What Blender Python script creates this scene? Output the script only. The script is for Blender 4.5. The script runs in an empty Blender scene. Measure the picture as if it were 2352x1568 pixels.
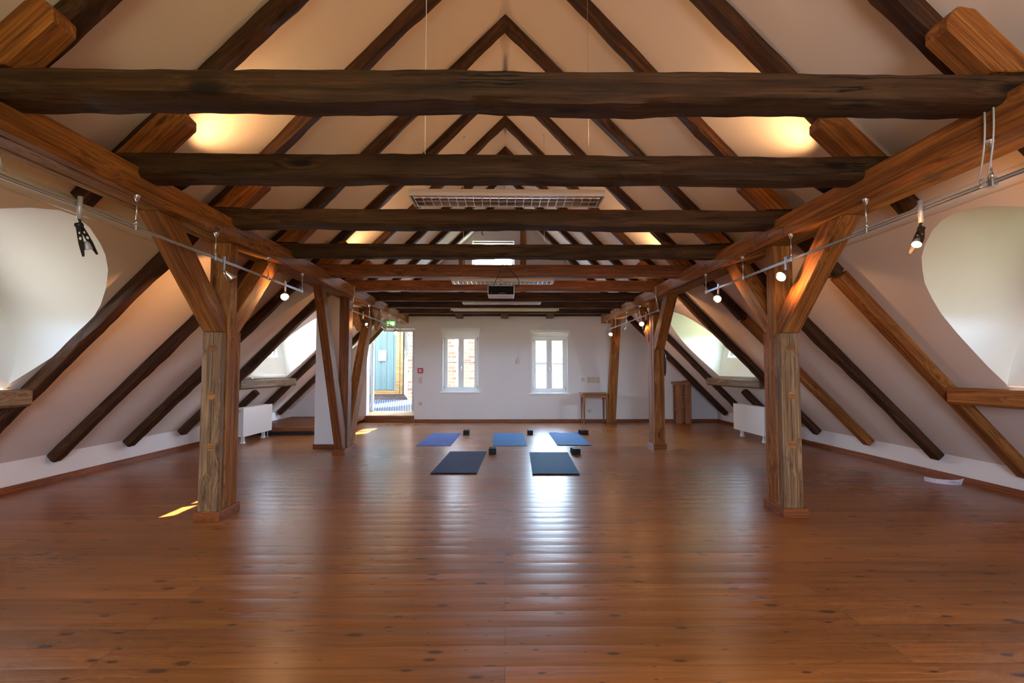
import bpy, bmesh, math, random
from mathutils import Vector, Matrix, noise
from mathutils.geometry import tessellate_polygon
random.seed(7)
S = bpy.context.scene
C = S.collection
V = Vector
H = 1.36                      # eye height
RZ, RS = 5.72, 0.985          # ridge height and slope of the plaster under the rafters
KX = 5.46                     # half width of the room at the knee walls
BY = 13.7                     # back wall
FY = -3.2                     # wall behind the viewer
def cz(x): return RZ - RS * abs(x)

# ------------------------------------------------------------------ helpers
def tag(o, label=None, cat=None, group=None, kind=None):
    if label: o['label'] = label
    if cat: o['category'] = cat
    if group: o['group'] = group
    if kind: o['kind'] = kind
    return o

def frame(origin, xdir, zdir=(0, 0, 1)):
    x = V(xdir).normalized()
    z = V(zdir) - x * x.dot(V(zdir))
    z.normalize()
    y = z.cross(x)
    return Matrix(((x.x, y.x, z.x, origin[0]), (x.y, y.y, z.y, origin[1]), (x.z, y.z, z.z, origin[2]), (0, 0, 0, 1)))

def link(name, me, m, parent=None, M=None):
    o = bpy.data.objects.new(name, me)
    C.objects.link(o)
    if m: me.materials.append(m)
    if M is not None: o.matrix_world = M
    if parent is not None:
        o.parent = parent
        o.matrix_parent_inverse = PINV.get(parent.name, Matrix.Identity(4))
    return o
PINV = {}
def reg(o, M=None):
    PINV[o.name] = (M if M is not None else o.matrix_basis).inverted()
    return o

def empty(name, loc, label=None, cat=None, group=None, kind=None):
    o = bpy.data.objects.new(name, None)
    o.empty_display_size = 0.1
    C.objects.link(o)
    o.location = loc
    PINV[o.name] = Matrix.Translation(V(loc)).inverted()
    return tag(o, label, cat, group, kind)

class MB:
    """collects shapes given in world coordinates, then links them as one mesh object"""
    def __init__(s): s.v = []; s.f = []; s.sm = []
    def add(s, vs, fs, smooth=False):
        b = len(s.v)
        s.v += [V(p) for p in vs]
        s.f += [tuple(b + i for i in f) for f in fs]
        s.sm += [smooth] * len(fs)
        return s
    def box(s, a, b, ch=0.0):
        x0, y0, z0 = [min(a[i], b[i]) for i in range(3)]
        x1, y1, z1 = [max(a[i], b[i]) for i in range(3)]
        if ch <= 0:
            vs = [(x0, y0, z0), (x1, y0, z0), (x1, y1, z0), (x0, y1, z0), (x0, y0, z1), (x1, y0, z1), (x1, y1, z1), (x0, y1, z1)]
            return s.add(vs, [(0, 3, 2, 1), (4, 5, 6, 7), (0, 1, 5, 4), (1, 2, 6, 5), (2, 3, 7, 6), (3, 0, 4, 7)])
        bm = bmesh.new()
        bmesh.ops.create_cube(bm, size=1)
        for v in bm.verts:
            v.co = V(((x0 + x1) / 2 + v.co.x * (x1 - x0), (y0 + y1) / 2 + v.co.y * (y1 - y0), (z0 + z1) / 2 + v.co.z * (z1 - z0)))
        bmesh.ops.bevel(bm, geom=bm.edges[:], offset=ch, segments=2, affect='EDGES', profile=0.5)
        return s.bm(bm)
    def bm(s, bm, M=None, smooth=False):
        bm.verts.index_update()
        vs = [(M @ v.co if M else v.co.copy()) for v in bm.verts]
        s.add(vs, [tuple(v.index for v in f.verts) for f in bm.faces], smooth)
        bm.free()
        return s
    def prism(s, poly, ext):
        """polygon (3D points) extruded by the vector ext"""
        n = len(poly); e = V(ext)
        p = [V(q) for q in poly]
        nrm = sum(((p[i] - p[0]).cross(p[(i + 1) % n] - p[0]) for i in range(1, n - 1)), V((0, 0, 0)))
        if nrm.dot(e) > 0: p.reverse()
        vs = p + [q + e for q in p]
        fs = [tuple(range(n)), tuple(range(2 * n - 1, n - 1, -1))]
        for i in range(n):
            j = (i + 1) % n
            fs.append((j, i, n + i, n + j))
        return s.add(vs, fs)
    def tube(s, pts, r, n=10, cap=True, r2=None):
        pts = [V(p) for p in pts]
        rings = []
        k = len(pts)
        up = None
        for i, p in enumerate(pts):
            d = (pts[min(i + 1, k - 1)] - pts[max(i - 1, 0)]).normalized()
            if up is None:
                up = V((0, 0, 1)) if abs(d.z) < 0.9 else V((1, 0, 0))
            a = d.cross(up).normalized(); b = a.cross(d).normalized()
            up = b
            rr = r if r2 is None else r + (r2 - r) * i / max(1, k - 1)
            rings.append([p + (a * math.cos(t) + b * math.sin(t)) * rr for t in [2 * math.pi * j / n for j in range(n)]])
        vs = [q for g in rings for q in g]
        fs = []
        for i in range(k - 1):
            for j in range(n):
                j2 = (j + 1) % n
                fs.append((i * n + j, i * n + j2, (i + 1) * n + j2, (i + 1) * n + j))
        b0 = len(s.v)
        s.add(vs, fs, True)
        if cap:
            s.f.append(tuple(b0 + j for j in reversed(range(n)))); s.sm.append(False)
            s.f.append(tuple(b0 + (k - 1) * n + j for j in range(n))); s.sm.append(False)
        return s
    def lathe(s, prof, o, d, n=20, smooth=True):
        """profile [(t along d, radius)] turned about the axis o + t d"""
        d = V(d).normalized(); o = V(o)
        u = V((0, 0, 1)) if abs(d.z) < 0.9 else V((1, 0, 0))
        a = d.cross(u).normalized(); b = a.cross(d).normalized()
        vs = []; fs = []
        for t, r in prof:
            for j in range(n):
                w = 2 * math.pi * j / n
                vs.append(o + d * t + (a * math.cos(w) + b * math.sin(w)) * r)
        for i in range(len(prof) - 1):
            for j in range(n):
                j2 = (j + 1) % n
                fs.append((i * n + j, i * n + j2, (i + 1) * n + j2, (i + 1) * n + j))
        return s.add(vs, fs, smooth)
    def build(s, name, m, parent=None, M=None, recalc=True):
        me = bpy.data.meshes.new(name)
        inv = M.inverted() if M is not None else None
        vs = [inv @ p for p in s.v] if inv is not None else s.v
        me.from_pydata([tuple(p) for p in vs], [], s.f)
        me.polygons.foreach_set('use_smooth', s.sm)
        if recalc:
            bm = bmesh.new(); bm.from_mesh(me)
            bmesh.ops.recalc_face_normals(bm, faces=bm.faces)
            bm.to_mesh(me); bm.free()
        me.update()
        o = link(name, me, m, parent, M)
        if parent is None:
            PINV[o.name] = (M.inverted() if M is not None else Matrix.Identity(4))
        return o

def arc(p0, p1, p2, n=12):
    """quadratic curve"""
    p0, p1, p2 = V(p0), V(p1), V(p2)
    return [p0 * (1 - t) ** 2 + p1 * 2 * t * (1 - t) + p2 * t * t for t in [i / n for i in range(n + 1)]]

def timber(name, m, A, B, w, h, up=(0, 0, 1), ch=0.008, wob=0.0, seg=None, parent=None, bulge=None):
    """a beam from A to B: w across, h below the line A-B (the line runs along the middle of its top face);
    wob waves its lower edges and sides the way hewn timber does"""
    A, B = V(A), V(B)
    L = (B - A).length
    M = frame(A, B - A, up)
    seg = seg or max(1, int(L / 0.09)) if wob > 0 else 1
    sec = [(-w / 2 + ch, 0), (w / 2 - ch, 0), (w / 2, -ch), (w / 2, -h + ch), (w / 2 - ch, -h), (-w / 2 + ch, -h), (-w / 2, -h + ch), (-w / 2, -ch)]
    sd = random.random() * 100
    vs = []
    for i in range(seg + 1):
        x = L * i / seg
        for k, (y, z) in enumerate(sec):
            if wob > 0:
                lowf = noise.noise(V((x * 1.1, k // 2 * 3.1, sd))) * wob * 1.1
                hi = noise.noise(V((x * 5.5, k * 1.7, sd + 9))) * wob * 0.55
                dy = (lowf + hi) * (1 if y > 0 else -1)
                dz = 0.0 if z > -h * 0.3 and bulge is None else (noise.noise(V((x * 1.3, k // 4 * 2.2, sd + 30))) * wob * 1.1 + noise.noise(V((x * 6.0, k * 1.3, sd + 50))) * wob * 0.5)
                if bulge is not None and z > -h * 0.3:
                    dz = noise.noise(V((x * 1.7, 4.4, sd + 70))) * wob * 0.5 + noise.noise(V((x * 7, 1.1, sd + 80))) * wob * 0.25
                vs.append((x, y + dy, z + dz))
            else:
                vs.append((x, y, z))
    n = len(sec)
    fs = [tuple(range(n)), tuple(seg * n + j for j in reversed(range(n)))]
    for i in range(seg):
        for j in range(n):
            j2 = (j + 1) % n
            fs.append((i * n + j2, i * n + j, (i + 1) * n + j, (i + 1) * n + j2))
    me = bpy.data.meshes.new(name)
    me.from_pydata(vs, [], fs)
    bm = bmesh.new(); bm.from_mesh(me); bmesh.ops.recalc_face_normals(bm, faces=bm.faces); bm.to_mesh(me); bm.free()
    if wob > 0:
        for p in me.polygons: p.use_smooth = len(p.vertices) == 4
        for e in me.edges: pass
        me.set_sharp_from_angle(angle=math.radians(38))
    o = link(name, me, m, parent, M)
    if parent is None: PINV[o.name] = M.inverted()
    return o

def holed(outer, holes, M):
    """flat polygon with holes; 2D points mapped by M (function) -> (verts, faces)"""
    bm = bmesh.new()
    for l in [outer] + holes:
        vs = [bm.verts.new((p[0], p[1], 0)) for p in l]
        for i in range(len(vs)): bm.edges.new((vs[i], vs[(i + 1) % len(vs)]))
    bmesh.ops.triangle_fill(bm, use_beauty=True, use_dissolve=False, edges=bm.edges[:], normal=(0, 0, 1))
    bm.verts.index_update()
    vs = [M(v.co.x, v.co.y) for v in bm.verts]
    fs = [tuple(v.index for v in f.verts) for f in bm.faces]
    bm.free()
    return vs, fs

# ------------------------------------------------------------------ materials
def mat(name):
    m = bpy.data.materials.new(name)
    m.use_nodes = True
    nt = m.node_tree
    nt.nodes.clear()
    return m, nt
def N(nt, t, **kw):
    n = nt.nodes.new(t)
    ins = kw.pop('ins', {})
    for k, v in kw.items(): setattr(n, k, v)
    for k, v in ins.items():
        if isinstance(v, bpy.types.NodeSocket): nt.links.new(v, n.inputs[k])
        else: n.inputs[k].default_value = v
    return n
def math_(nt, op, a, b=None, c=None):
    n = nt.nodes.new('ShaderNodeMath'); n.operation = op
    for i, v in enumerate((a, b, c)):
        if v is None: continue
        if isinstance(v, bpy.types.NodeSocket): nt.links.new(v, n.inputs[i])
        else: n.inputs[i].default_value = v
    return n.outputs[0]
def ramp(nt, fac, stops):
    n = nt.nodes.new('ShaderNodeValToRGB')
    e = n.color_ramp.elements
    while len(e) < len(stops): e.new(0.5)
    for i, (p, c) in enumerate(stops):
        e[i].position = p
        e[i].color = (c, c, c, 1) if isinstance(c, (int, float)) else (*c, 1)
    nt.links.new(fac, n.inputs[0])
    return n.outputs[0]
def mixc(nt, fac, a, b, mode='MIX'):
    n = nt.nodes.new('ShaderNodeMix'); n.data_type = 'RGBA'; n.blend_type = mode
    for k, v in ((0, fac), (6, a), (7, b)):
        if isinstance(v, bpy.types.NodeSocket): nt.links.new(v, n.inputs[k])
        else: n.inputs[k].default_value = v if isinstance(v, (int, float)) else (*v, 1)
    return n.outputs[2]
def finish(nt, col, rough=0.5, bump=None, bstr=0.2, bdist=0.01, metal=0.0, coat=0.0, spec=0.5):
    b = N(nt, 'ShaderNodeBsdfPrincipled')
    for k, v in (('Base Color', col), ('Roughness', rough), ('Metallic', metal), ('Coat Weight', coat), ('Specular IOR Level', spec)):
        if isinstance(v, bpy.types.NodeSocket): nt.links.new(v, b.inputs[k])
        elif k == 'Base Color': b.inputs[k].default_value = (*v, 1)
        else: b.inputs[k].default_value = v
    if bump is not None:
        bn = N(nt, 'ShaderNodeBump', ins={'Strength': bstr, 'Distance': bdist, 'Height': bump})
        nt.links.new(bn.outputs[0], b.inputs['Normal'])
    o = N(nt, 'ShaderNodeOutputMaterial')
    nt.links.new(b.outputs[0], o.inputs[0])
    return b

def plain(name, col, rough=0.5, metal=0.0, var=0.06, scale=8, bump=0.0, spec=0.5):
    m, nt = mat(name)
    tc = N(nt, 'ShaderNodeTexCoord')
    nz = N(nt, 'ShaderNodeTexNoise', ins={'Vector': tc.outputs['Object'], 'Scale': scale, 'Detail': 4.0})
    c = mixc(nt, nz.outputs[0], [v * (1 - var) for v in col], [min(1, v * (1 + var)) for v in col])
    finish(nt, c, rough, nz.outputs[0] if bump else None, bump, 0.004, metal, spec=spec)
    return m

def emit(name, col, strength):
    m, nt = mat(name)
    e = N(nt, 'ShaderNodeEmission', ins={'Color': (*col, 1), 'Strength': strength})
    o = N(nt, 'ShaderNodeOutputMaterial'); nt.links.new(e.outputs[0], o.inputs[0])
    return m

def wood(name, dark, mid, light, rough=0.5, knots=0.5, crack=0.6, bstr=0.35, grey=None, gx=0.55, gyz=11, spec=0.3, ks=0.0):
    """grain runs along the object's own X axis"""
    m, nt = mat(name)
    tc = N(nt, 'ShaderNodeTexCoord')
    oi = N(nt, 'ShaderNodeObjectInfo')
    off = N(nt, 'ShaderNodeVectorMath', operation='SCALE', ins={0: (31.0, 17.0, 23.0)})
    nt.links.new(oi.outputs['Random'], off.inputs['Scale'])
    p = N(nt, 'ShaderNodeVectorMath', operation='ADD', ins={0: tc.outputs['Object'], 1: off.outputs[0]}).outputs[0]
    # knots first: they bend the grain around them
    mk = N(nt, 'ShaderNodeMapping', ins={'Vector': p, 'Scale': (1.5, 4.2, 4.2)})
    vk = N(nt, 'ShaderNodeTexVoronoi', ins={'Vector': mk.outputs[0], 'Scale': 1.25, 'Randomness': 1.0})
    kd = vk.outputs['Distance']
    knot = ramp(nt, kd, [(0.05 + ks, 1.0), (0.13 + ks, 0.0)])
    bend = ramp(nt, kd, [(0.0, 1.0), (0.45, 0.0)])
    bendv = N(nt, 'ShaderNodeCombineXYZ', ins={0: 0.0, 1: math_(nt, 'MULTIPLY', bend, 0.06), 2: math_(nt, 'MULTIPLY', bend, 0.05)})
    pb = N(nt, 'ShaderNodeVectorMath', operation='ADD', ins={0: p, 1: bendv.outputs[0]}).outputs[0]
    mg = N(nt, 'ShaderNodeMapping', ins={'Vector': pb, 'Scale': (gx, gyz, gyz)})
    g1 = N(nt, 'ShaderNodeTexNoise', ins={'Vector': mg.outputs[0], 'Scale': 1.6, 'Detail': 7.0, 'Roughness': 0.62, 'Distortion': 0.7})
    mg2 = N(nt, 'ShaderNodeMapping', ins={'Vector': pb, 'Scale': (gx * 2.2, gyz * 5, gyz * 5)})
    g2 = N(nt, 'ShaderNodeTexNoise', ins={'Vector': mg2.outputs[0], 'Scale': 1.5, 'Detail': 3.0})
    col = ramp(nt, g1.outputs[0], [(0.3, dark), (0.5, mid), (0.7, light)])
    fine = ramp(nt, g2.outputs[0], [(0.30, 0.52), (0.66, 1.26)])
    col = mixc(nt, 1.0, col, fine, 'MULTIPLY')
    blot = N(nt, 'ShaderNodeTexNoise', ins={'Vector': p, 'Scale': 2.1, 'Detail': 3.0})
    if grey is not None:
        gf = ramp(nt, blot.outputs[0], [(0.38, 0.0), (0.66, 0.75)])
        col = mixc(nt, gf, col, mixc(nt, 1.0, grey, ramp(nt, g1.outputs[0], [(0.3, 0.6), (0.7, 1.35)]), 'MULTIPLY'))
    else:
        col = mixc(nt, 1.0, col, ramp(nt, blot.outputs[0], [(0.3, 0.82), (0.7, 1.12)]), 'MULTIPLY')
    col = mixc(nt, math_(nt, 'MULTIPLY', knot, knots), col, [v * 0.28 for v in dark])
    mc = N(nt, 'ShaderNodeMapping', ins={'Vector': p, 'Scale': (0.42, 8.5, 8.5)})
    cr = N(nt, 'ShaderNodeTexNoise', ins={'Vector': mc.outputs[0], 'Scale': 1.2, 'Detail': 5.0, 'Roughness': 0.6})
    cf = math_(nt, 'ABSOLUTE', math_(nt, 'SUBTRACT', cr.outputs[0], 0.5))
    crk = ramp(nt, cf, [(0.004, 1.0), (0.016, 0.0)])
    cmask = ramp(nt, blot.outputs[0], [(0.45, 0.0), (0.6, 1.0)])
    crk = math_(nt, 'MULTIPLY', math_(nt, 'MULTIPLY', crk, cmask), crack)
    col = mixc(nt, crk, col, [v * 0.15 for v in dark])
    hgt = math_(nt, 'SUBTRACT', math_(nt, 'ADD', math_(nt, 'MULTIPLY', g1.outputs[0], 0.6), math_(nt, 'MULTIPLY', g2.outputs[0], 0.25)), math_(nt, 'MULTIPLY', crk, 0.9))
    rg = ramp(nt, g1.outputs[0], [(0.3, min(1, rough + 0.12)), (0.7, rough)])
    finish(nt, col, rg, hgt, bstr, 0.012, spec=spec)
    return m

M_OLD = wood('wood_old_dark', (0.018, 0.0062, 0.0022), (0.058, 0.020, 0.0062), (0.112, 0.042, 0.0125), 0.62, 0.75, 0.9, 0.55)
M_TIE = wood('wood_old_grey', (0.014, 0.0057, 0.0022), (0.043, 0.0175, 0.006), (0.086, 0.039, 0.0135), 0.66, 0.85, 0.95, 0.7, grey=(0.056, 0.030, 0.0118), ks=0.06)
M_NEW = wood('wood_brown_pine', (0.150, 0.050, 0.0115), (0.290, 0.106, 0.0245), (0.405, 0.168, 0.044), 0.58, 0.7, 0.5, 0.3, spec=0.2)
M_NEW_WARM = wood('wood_pine_warm_lit', (0.20, 0.088, 0.021), (0.31, 0.145, 0.036), (0.40, 0.20, 0.058), 0.6, 0.5, 0.4, 0.25, spec=0.2)  # brown pine with the warm light on the purlin underside put into its colour
M_RED = wood('wood_reddish_pine', (0.12, 0.036, 0.011), (0.21, 0.066, 0.019), (0.275, 0.096, 0.028), 0.42, 0.75, 0.3, 0.18)
M_PALE = wood('wood_weathered_pale', (0.12, 0.055, 0.020), (0.225, 0.115, 0.046), (0.32, 0.185, 0.088), 0.55, 0.8, 0.8, 0.4)
M_GREYW = wood('wood_sill_grey', (0.10, 0.055, 0.027), (0.18, 0.11, 0.058), (0.27, 0.175, 0.10), 0.55, 0.6, 0.7, 0.4)
M_BASE = wood('wood_skirting', (0.16, 0.040, 0.010), (0.23, 0.062, 0.016), (0.29, 0.085, 0.023), 0.38, 0.3, 0.1, 0.1)
M_FURN = wood('wood_furniture', (0.19, 0.065, 0.020), (0.29, 0.105, 0.033), (0.38, 0.155, 0.052), 0.4, 0.35, 0.1, 0.1)
M_LIGHTW = wood('wood_light_oak', (0.34, 0.19, 0.08), (0.46, 0.27, 0.12), (0.56, 0.35, 0.17), 0.4, 0.3, 0.1, 0.1)
M_OCHRE = wood('wood_ochre', (0.20, 0.095, 0.022), (0.26, 0.128, 0.032), (0.31, 0.16, 0.045), 0.4, 0.3, 0.1, 0.1)

def plaster(name, col, var=0.05, bstr=0.12, rough=0.85):
    m, nt = mat(name)
    tc = N(nt, 'ShaderNodeTexCoord')
    a = N(nt, 'ShaderNodeTexNoise', ins={'Vector': tc.outputs['Object'], 'Scale': 0.9, 'Detail': 4.0})
    b = N(nt, 'ShaderNodeTexNoise', ins={'Vector': tc.outputs['Object'], 'Scale': 14.0, 'Detail': 5.0})
    c = mixc(nt, a.outputs[0], [v * (1 - var) for v in col], [min(1, v * (1 + var)) for v in col])
    h = math_(nt, 'ADD', math_(nt, 'MULTIPLY', a.outputs[0], 0.8), math_(nt, 'MULTIPLY', b.outputs[0], 0.2))
    finish(nt, c, rough, h, bstr, 0.02, spec=0.3)
    return m
M_CEIL = plaster('plaster_ceiling', (0.75, 0.66, 0.60))
M_WALL = plaster('plaster_wall', (0.78, 0.74, 0.73))
M_REVEAL = plaster('plaster_dormer', (0.84, 0.84, 0.80))
M_GLOSSW = plaster('gloss_white_paint', (0.74, 0.72, 0.72), 0.03, 0.06, 0.25)
M_WHITE = plain('white_paint', (0.82, 0.82, 0.80), 0.35, var=0.02)
M_PVC = plain('white_lacquer', (0.86, 0.86, 0.85), 0.3, var=0.015)
M_RAD = plain('radiator_enamel', (0.80, 0.79, 0.78), 0.28, var=0.015)
M_CHROME = plain('brushed_metal', (0.62, 0.62, 0.64), 0.28, 1.0, 0.04)
M_MIRROR = plain('mirror_louvre', (0.90, 0.92, 0.97), 0.16, 1.0, 0.02)
M_GREYM = plain('grey_metal_paint', (0.42, 0.42, 0.43), 0.4, 0.3, 0.05)
M_BLACK = plain('black_plastic', (0.012, 0.012, 0.013), 0.35, var=0.1)
M_PANEL = plain('dull_black_panel', (0.006, 0.006, 0.007), 0.7, var=0.1, spec=0.15)
M_SATIN = plain('satin_black_metal', (0.03, 0.027, 0.026), 0.45, 0.6, 0.1)
M_CREAM = plain('cream_plastic', (0.58, 0.49, 0.34), 0.4, var=0.03)
M_PAPER = plain('paper', (0.83, 0.83, 0.84), 0.7, var=0.02)
M_PINKPAPER = plain('paper_tinted', (0.60, 0.53, 0.60), 0.7, var=0.03)
M_INK = plain('printed_ink', (0.12, 0.13, 0.17), 0.7, var=0.05)
M_INKR = plain('printed_ink_red', (0.45, 0.10, 0.10), 0.7, var=0.05)
M_INKB = plain('printed_ink_blue', (0.16, 0.20, 0.32), 0.7, var=0.05)
M_RED_PL = plain('red_plastic', (0.52, 0.02, 0.02), 0.35, var=0.04)
M_MATBLUE = None
M_BULB = emit('halogen_glow', (1.0, 0.62, 0.32), 40.0)
M_BULBW = emit('halogen_warm_white', (1.0, 0.72, 0.42), 25.0)
M_EXIT = emit('exit_green', (0.10, 0.62, 0.08), 1.3)
M_EXITW = emit('exit_white', (0.85, 1.0, 0.80), 1.8)
M_BLINDS = plain('blind_fabric', (0.72, 0.68, 0.62), 0.6, var=0.03)
M_SCREENC = plain('screen_case', (0.72, 0.66, 0.50), 0.4, var=0.02)

def mat_rubber(name, col, rough, scale=160):
    m, nt = mat(name)
    tc = N(nt, 'ShaderNodeTexCoord')
    a = N(nt, 'ShaderNodeTexNoise', ins={'Vector': tc.outputs['Object'], 'Scale': 3.0, 'Detail': 3.0})
    v = N(nt, 'ShaderNodeTexVoronoi', ins={'Vector': tc.outputs['Object'], 'Scale': scale})
    c = mixc(nt, a.outputs[0], [x * 0.85 for x in col], [x * 1.15 for x in col])
    finish(nt, c, rough, v.outputs['Distance'], 0.25, 0.002, spec=0.16)
    return m
M_MAT_A = mat_rubber('mat_rubber_violet_blue', (0.10, 0.17, 0.46), 0.72)
M_MAT_B = mat_rubber('mat_rubber_navy', (0.045, 0.078, 0.19), 0.72)
M_MAT_C = mat_rubber('mat_rubber_teal_blue', (0.032, 0.150, 0.34), 0.72)
M_MAT_D = mat_rubber('mat_rubber_blue', (0.055, 0.20, 0.48), 0.72)
M_FOAM = mat_rubber('block_foam', (0.010, 0.010, 0.011), 0.55, 60)

def mat_glass():
    m, nt = mat('window_glass')
    lw = N(nt, 'ShaderNodeFresnel', ins={'IOR': 1.45})
    t = N(nt, 'ShaderNodeBsdfTransparent', ins={'Color': (0.97, 0.98, 0.98, 1)})
    g = N(nt, 'ShaderNodeBsdfGlossy', ins={'Roughness': 0.02})
    ge = N(nt, 'ShaderNodeNewGeometry')
    fac = math_(nt, 'MULTIPLY', lw.outputs[0], math_(nt, 'SUBTRACT', 1.0, ge.outputs['Backfacing']))   # one reflection per pane, at its outer face
    mx = N(nt, 'ShaderNodeMixShader', ins={0: fac, 1: t.outputs[0], 2: g.outputs[0]})
    o = N(nt, 'ShaderNodeOutputMaterial'); nt.links.new(mx.outputs[0], o.inputs[0])
    return m
M_GLASS = mat_glass()

def mat_floor():
    m, nt = mat('pine_floorboards')
    tc = N(nt, 'ShaderNodeTexCoord')
    PW = 0.185
    p0 = N(nt, 'ShaderNodeMapping', ins={'Vector': tc.outputs['Object'], 'Location': (0.0, 0.09, 0.0)})
    br = N(nt, 'ShaderNodeTexBrick', offset=0.5, offset_frequency=2, squash=1.0, ins={'Vector': p0.outputs[0], 'Color1': (0, 0, 0, 1), 'Color2': (1, 1, 1, 1), 'Mortar': (0.5, 0.5, 0.5, 1), 'Scale': 1.0, 'Mortar Size': 0.0016, 'Mortar Smooth': 0.3, 'Bias': 0.0, 'Brick Width': 3.8, 'Row Height': PW})
    tint = N(nt, 'ShaderNodeSeparateColor', ins={0: br.outputs['Color']}).outputs[0]
    seam = br.outputs['Fac']
    sx = N(nt, 'ShaderNodeSeparateXYZ', ins={0: p0.outputs[0]})
    row = math_(nt, 'FLOOR', math_(nt, 'DIVIDE', sx.outputs[1], PW))
    fr = math_(nt, 'FRACT', math_(nt, 'DIVIDE', sx.outputs[1], PW))
    shift = N(nt, 'ShaderNodeCombineXYZ', ins={0: math_(nt, 'ADD', math_(nt, 'MULTIPLY', row, 3.37), math_(nt, 'MULTIPLY', tint, 11.0)), 1: math_(nt, 'MULTIPLY', row, 0.61), 2: math_(nt, 'MULTIPLY', row, 1.9)})
    p = N(nt, 'ShaderNodeVectorMath', operation='ADD', ins={0: p0.outputs[0], 1: shift.outputs[0]}).outputs[0]
    mk = N(nt, 'ShaderNodeMapping', ins={'Vector': p, 'Scale': (3.4, 8.0, 0.0)})
    vk = N(nt, 'ShaderNodeTexVoronoi', voronoi_dimensions='2D', ins={'Vector': mk.outputs[0], 'Scale': 1.0, 'Randomness': 1.0})
    size = N(nt, 'ShaderNodeSeparateColor', ins={0: vk.outputs['Color']})
    kd = math_(nt, 'DIVIDE', vk.outputs['Distance'], math_(nt, 'ADD', math_(nt, 'MULTIPLY', math_(nt, 'POWER', size.outputs[0], 3.5), 0.95), 0.22))
    knot = ramp(nt, kd, [(0.09, 1.0), (0.19, 0.0)])
    bend = math_(nt, 'MULTIPLY', ramp(nt, kd, [(0.0, 1.0), (0.6, 0.0)]), 0.03)
    bv = N(nt, 'ShaderNodeCombineXYZ', ins={0: 0.0, 1: bend, 2: 0.0})
    pb = N(nt, 'ShaderNodeVectorMath', operation='ADD', ins={0: p, 1: bv.outputs[0]}).outputs[0]
    mg = N(nt, 'ShaderNodeMapping', ins={'Vector': pb, 'Scale': (0.8, 20.0, 1.0)})
    g = N(nt, 'ShaderNodeTexNoise', ins={'Vector': mg.outputs[0], 'Scale': 1.4, 'Detail': 6.0, 'Roughness': 0.6, 'Distortion': 0.6})
    mg2 = N(nt, 'ShaderNodeMapping', ins={'Vector': pb, 'Scale': (2.2, 95.0, 1.0)})
    g2 = N(nt, 'ShaderNodeTexNoise', ins={'Vector': mg2.outputs[0], 'Scale': 1.4, 'Detail': 3.0})
    col = ramp(nt, g.outputs[0], [(0.28, (0.195, 0.060, 0.0115)), (0.5, (0.282, 0.094, 0.0190)), (0.72, (0.365, 0.137, 0.030))])
    col = mixc(nt, 1.0, col, ramp(nt, g2.outputs[0], [(0.3, 0.84), (0.65, 1.08)]), 'MULTIPLY')
    col = mixc(nt, 1.0, col, ramp(nt, tint, [(0.0, 0.80), (1.0, 1.17)]), 'MULTIPLY')
    wear = N(nt, 'ShaderNodeTexNoise', ins={'Vector': tc.outputs['Object'], 'Scale': 0.55, 'Detail': 4.0})
    col = mixc(nt, math_(nt, 'MULTIPLY', knot, 0.85), col, (0.040, 0.017, 0.012))
    col = mixc(nt, math_(nt, 'MULTIPLY', seam, 0.8), col, (0.035, 0.012, 0.005))
    scr = N(nt, 'ShaderNodeMapping', ins={'Vector': tc.outputs['Object'], 'Scale': (3.0, 60.0, 1.0)})
    sc_ = N(nt, 'ShaderNodeTexNoise', ins={'Vector': scr.outputs[0], 'Scale': 1.0, 'Detail': 4.0})
    scratch = math_(nt, 'MULTIPLY', ramp(nt, sc_.outputs[0], [(0.68, 0.0), (0.76, 1.0)]), 0.22)
    col = mixc(nt, scratch, col, (0.42, 0.23, 0.11))
    # boards are slightly cupped; varnish lies in low waves
    cup = math_(nt, 'MULTIPLY', math_(nt, 'POWER', math_(nt, 'ABSOLUTE', math_(nt, 'SUBTRACT', fr, 0.5)), 2.0), -2.6)
    wv = N(nt, 'ShaderNodeMapping', ins={'Vector': tc.outputs['Object'], 'Scale': (1.3, 9.0, 1.0)})
    wn = N(nt, 'ShaderNodeTexNoise', ins={'Vector': wv.outputs[0], 'Scale': 1.0, 'Detail': 2.0})
    gr = N(nt, 'ShaderNodeTexNoise', ins={'Vector': tc.outputs['Object'], 'Scale': 70.0, 'Detail': 2.0})
    hgt = math_(nt, 'ADD', cup, math_(nt, 'ADD', math_(nt, 'MULTIPLY', wn.outputs[0], 1.1), math_(nt, 'MULTIPLY', gr.outputs[0], 0.06)))
    hgt = math_(nt, 'SUBTRACT', hgt, math_(nt, 'MULTIPLY', seam, 0.5))
    rg = math_(nt, 'ADD', ramp(nt, wear.outputs[0], [(0.3, 0.23), (0.7, 0.31)]), math_(nt, 'MULTIPLY', g2.outputs[0], 0.06))
    finish(nt, col, rg, hgt, 0.55, 0.004, spec=0.48)
    return m
M_FLOOR = mat_floor()

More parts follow.
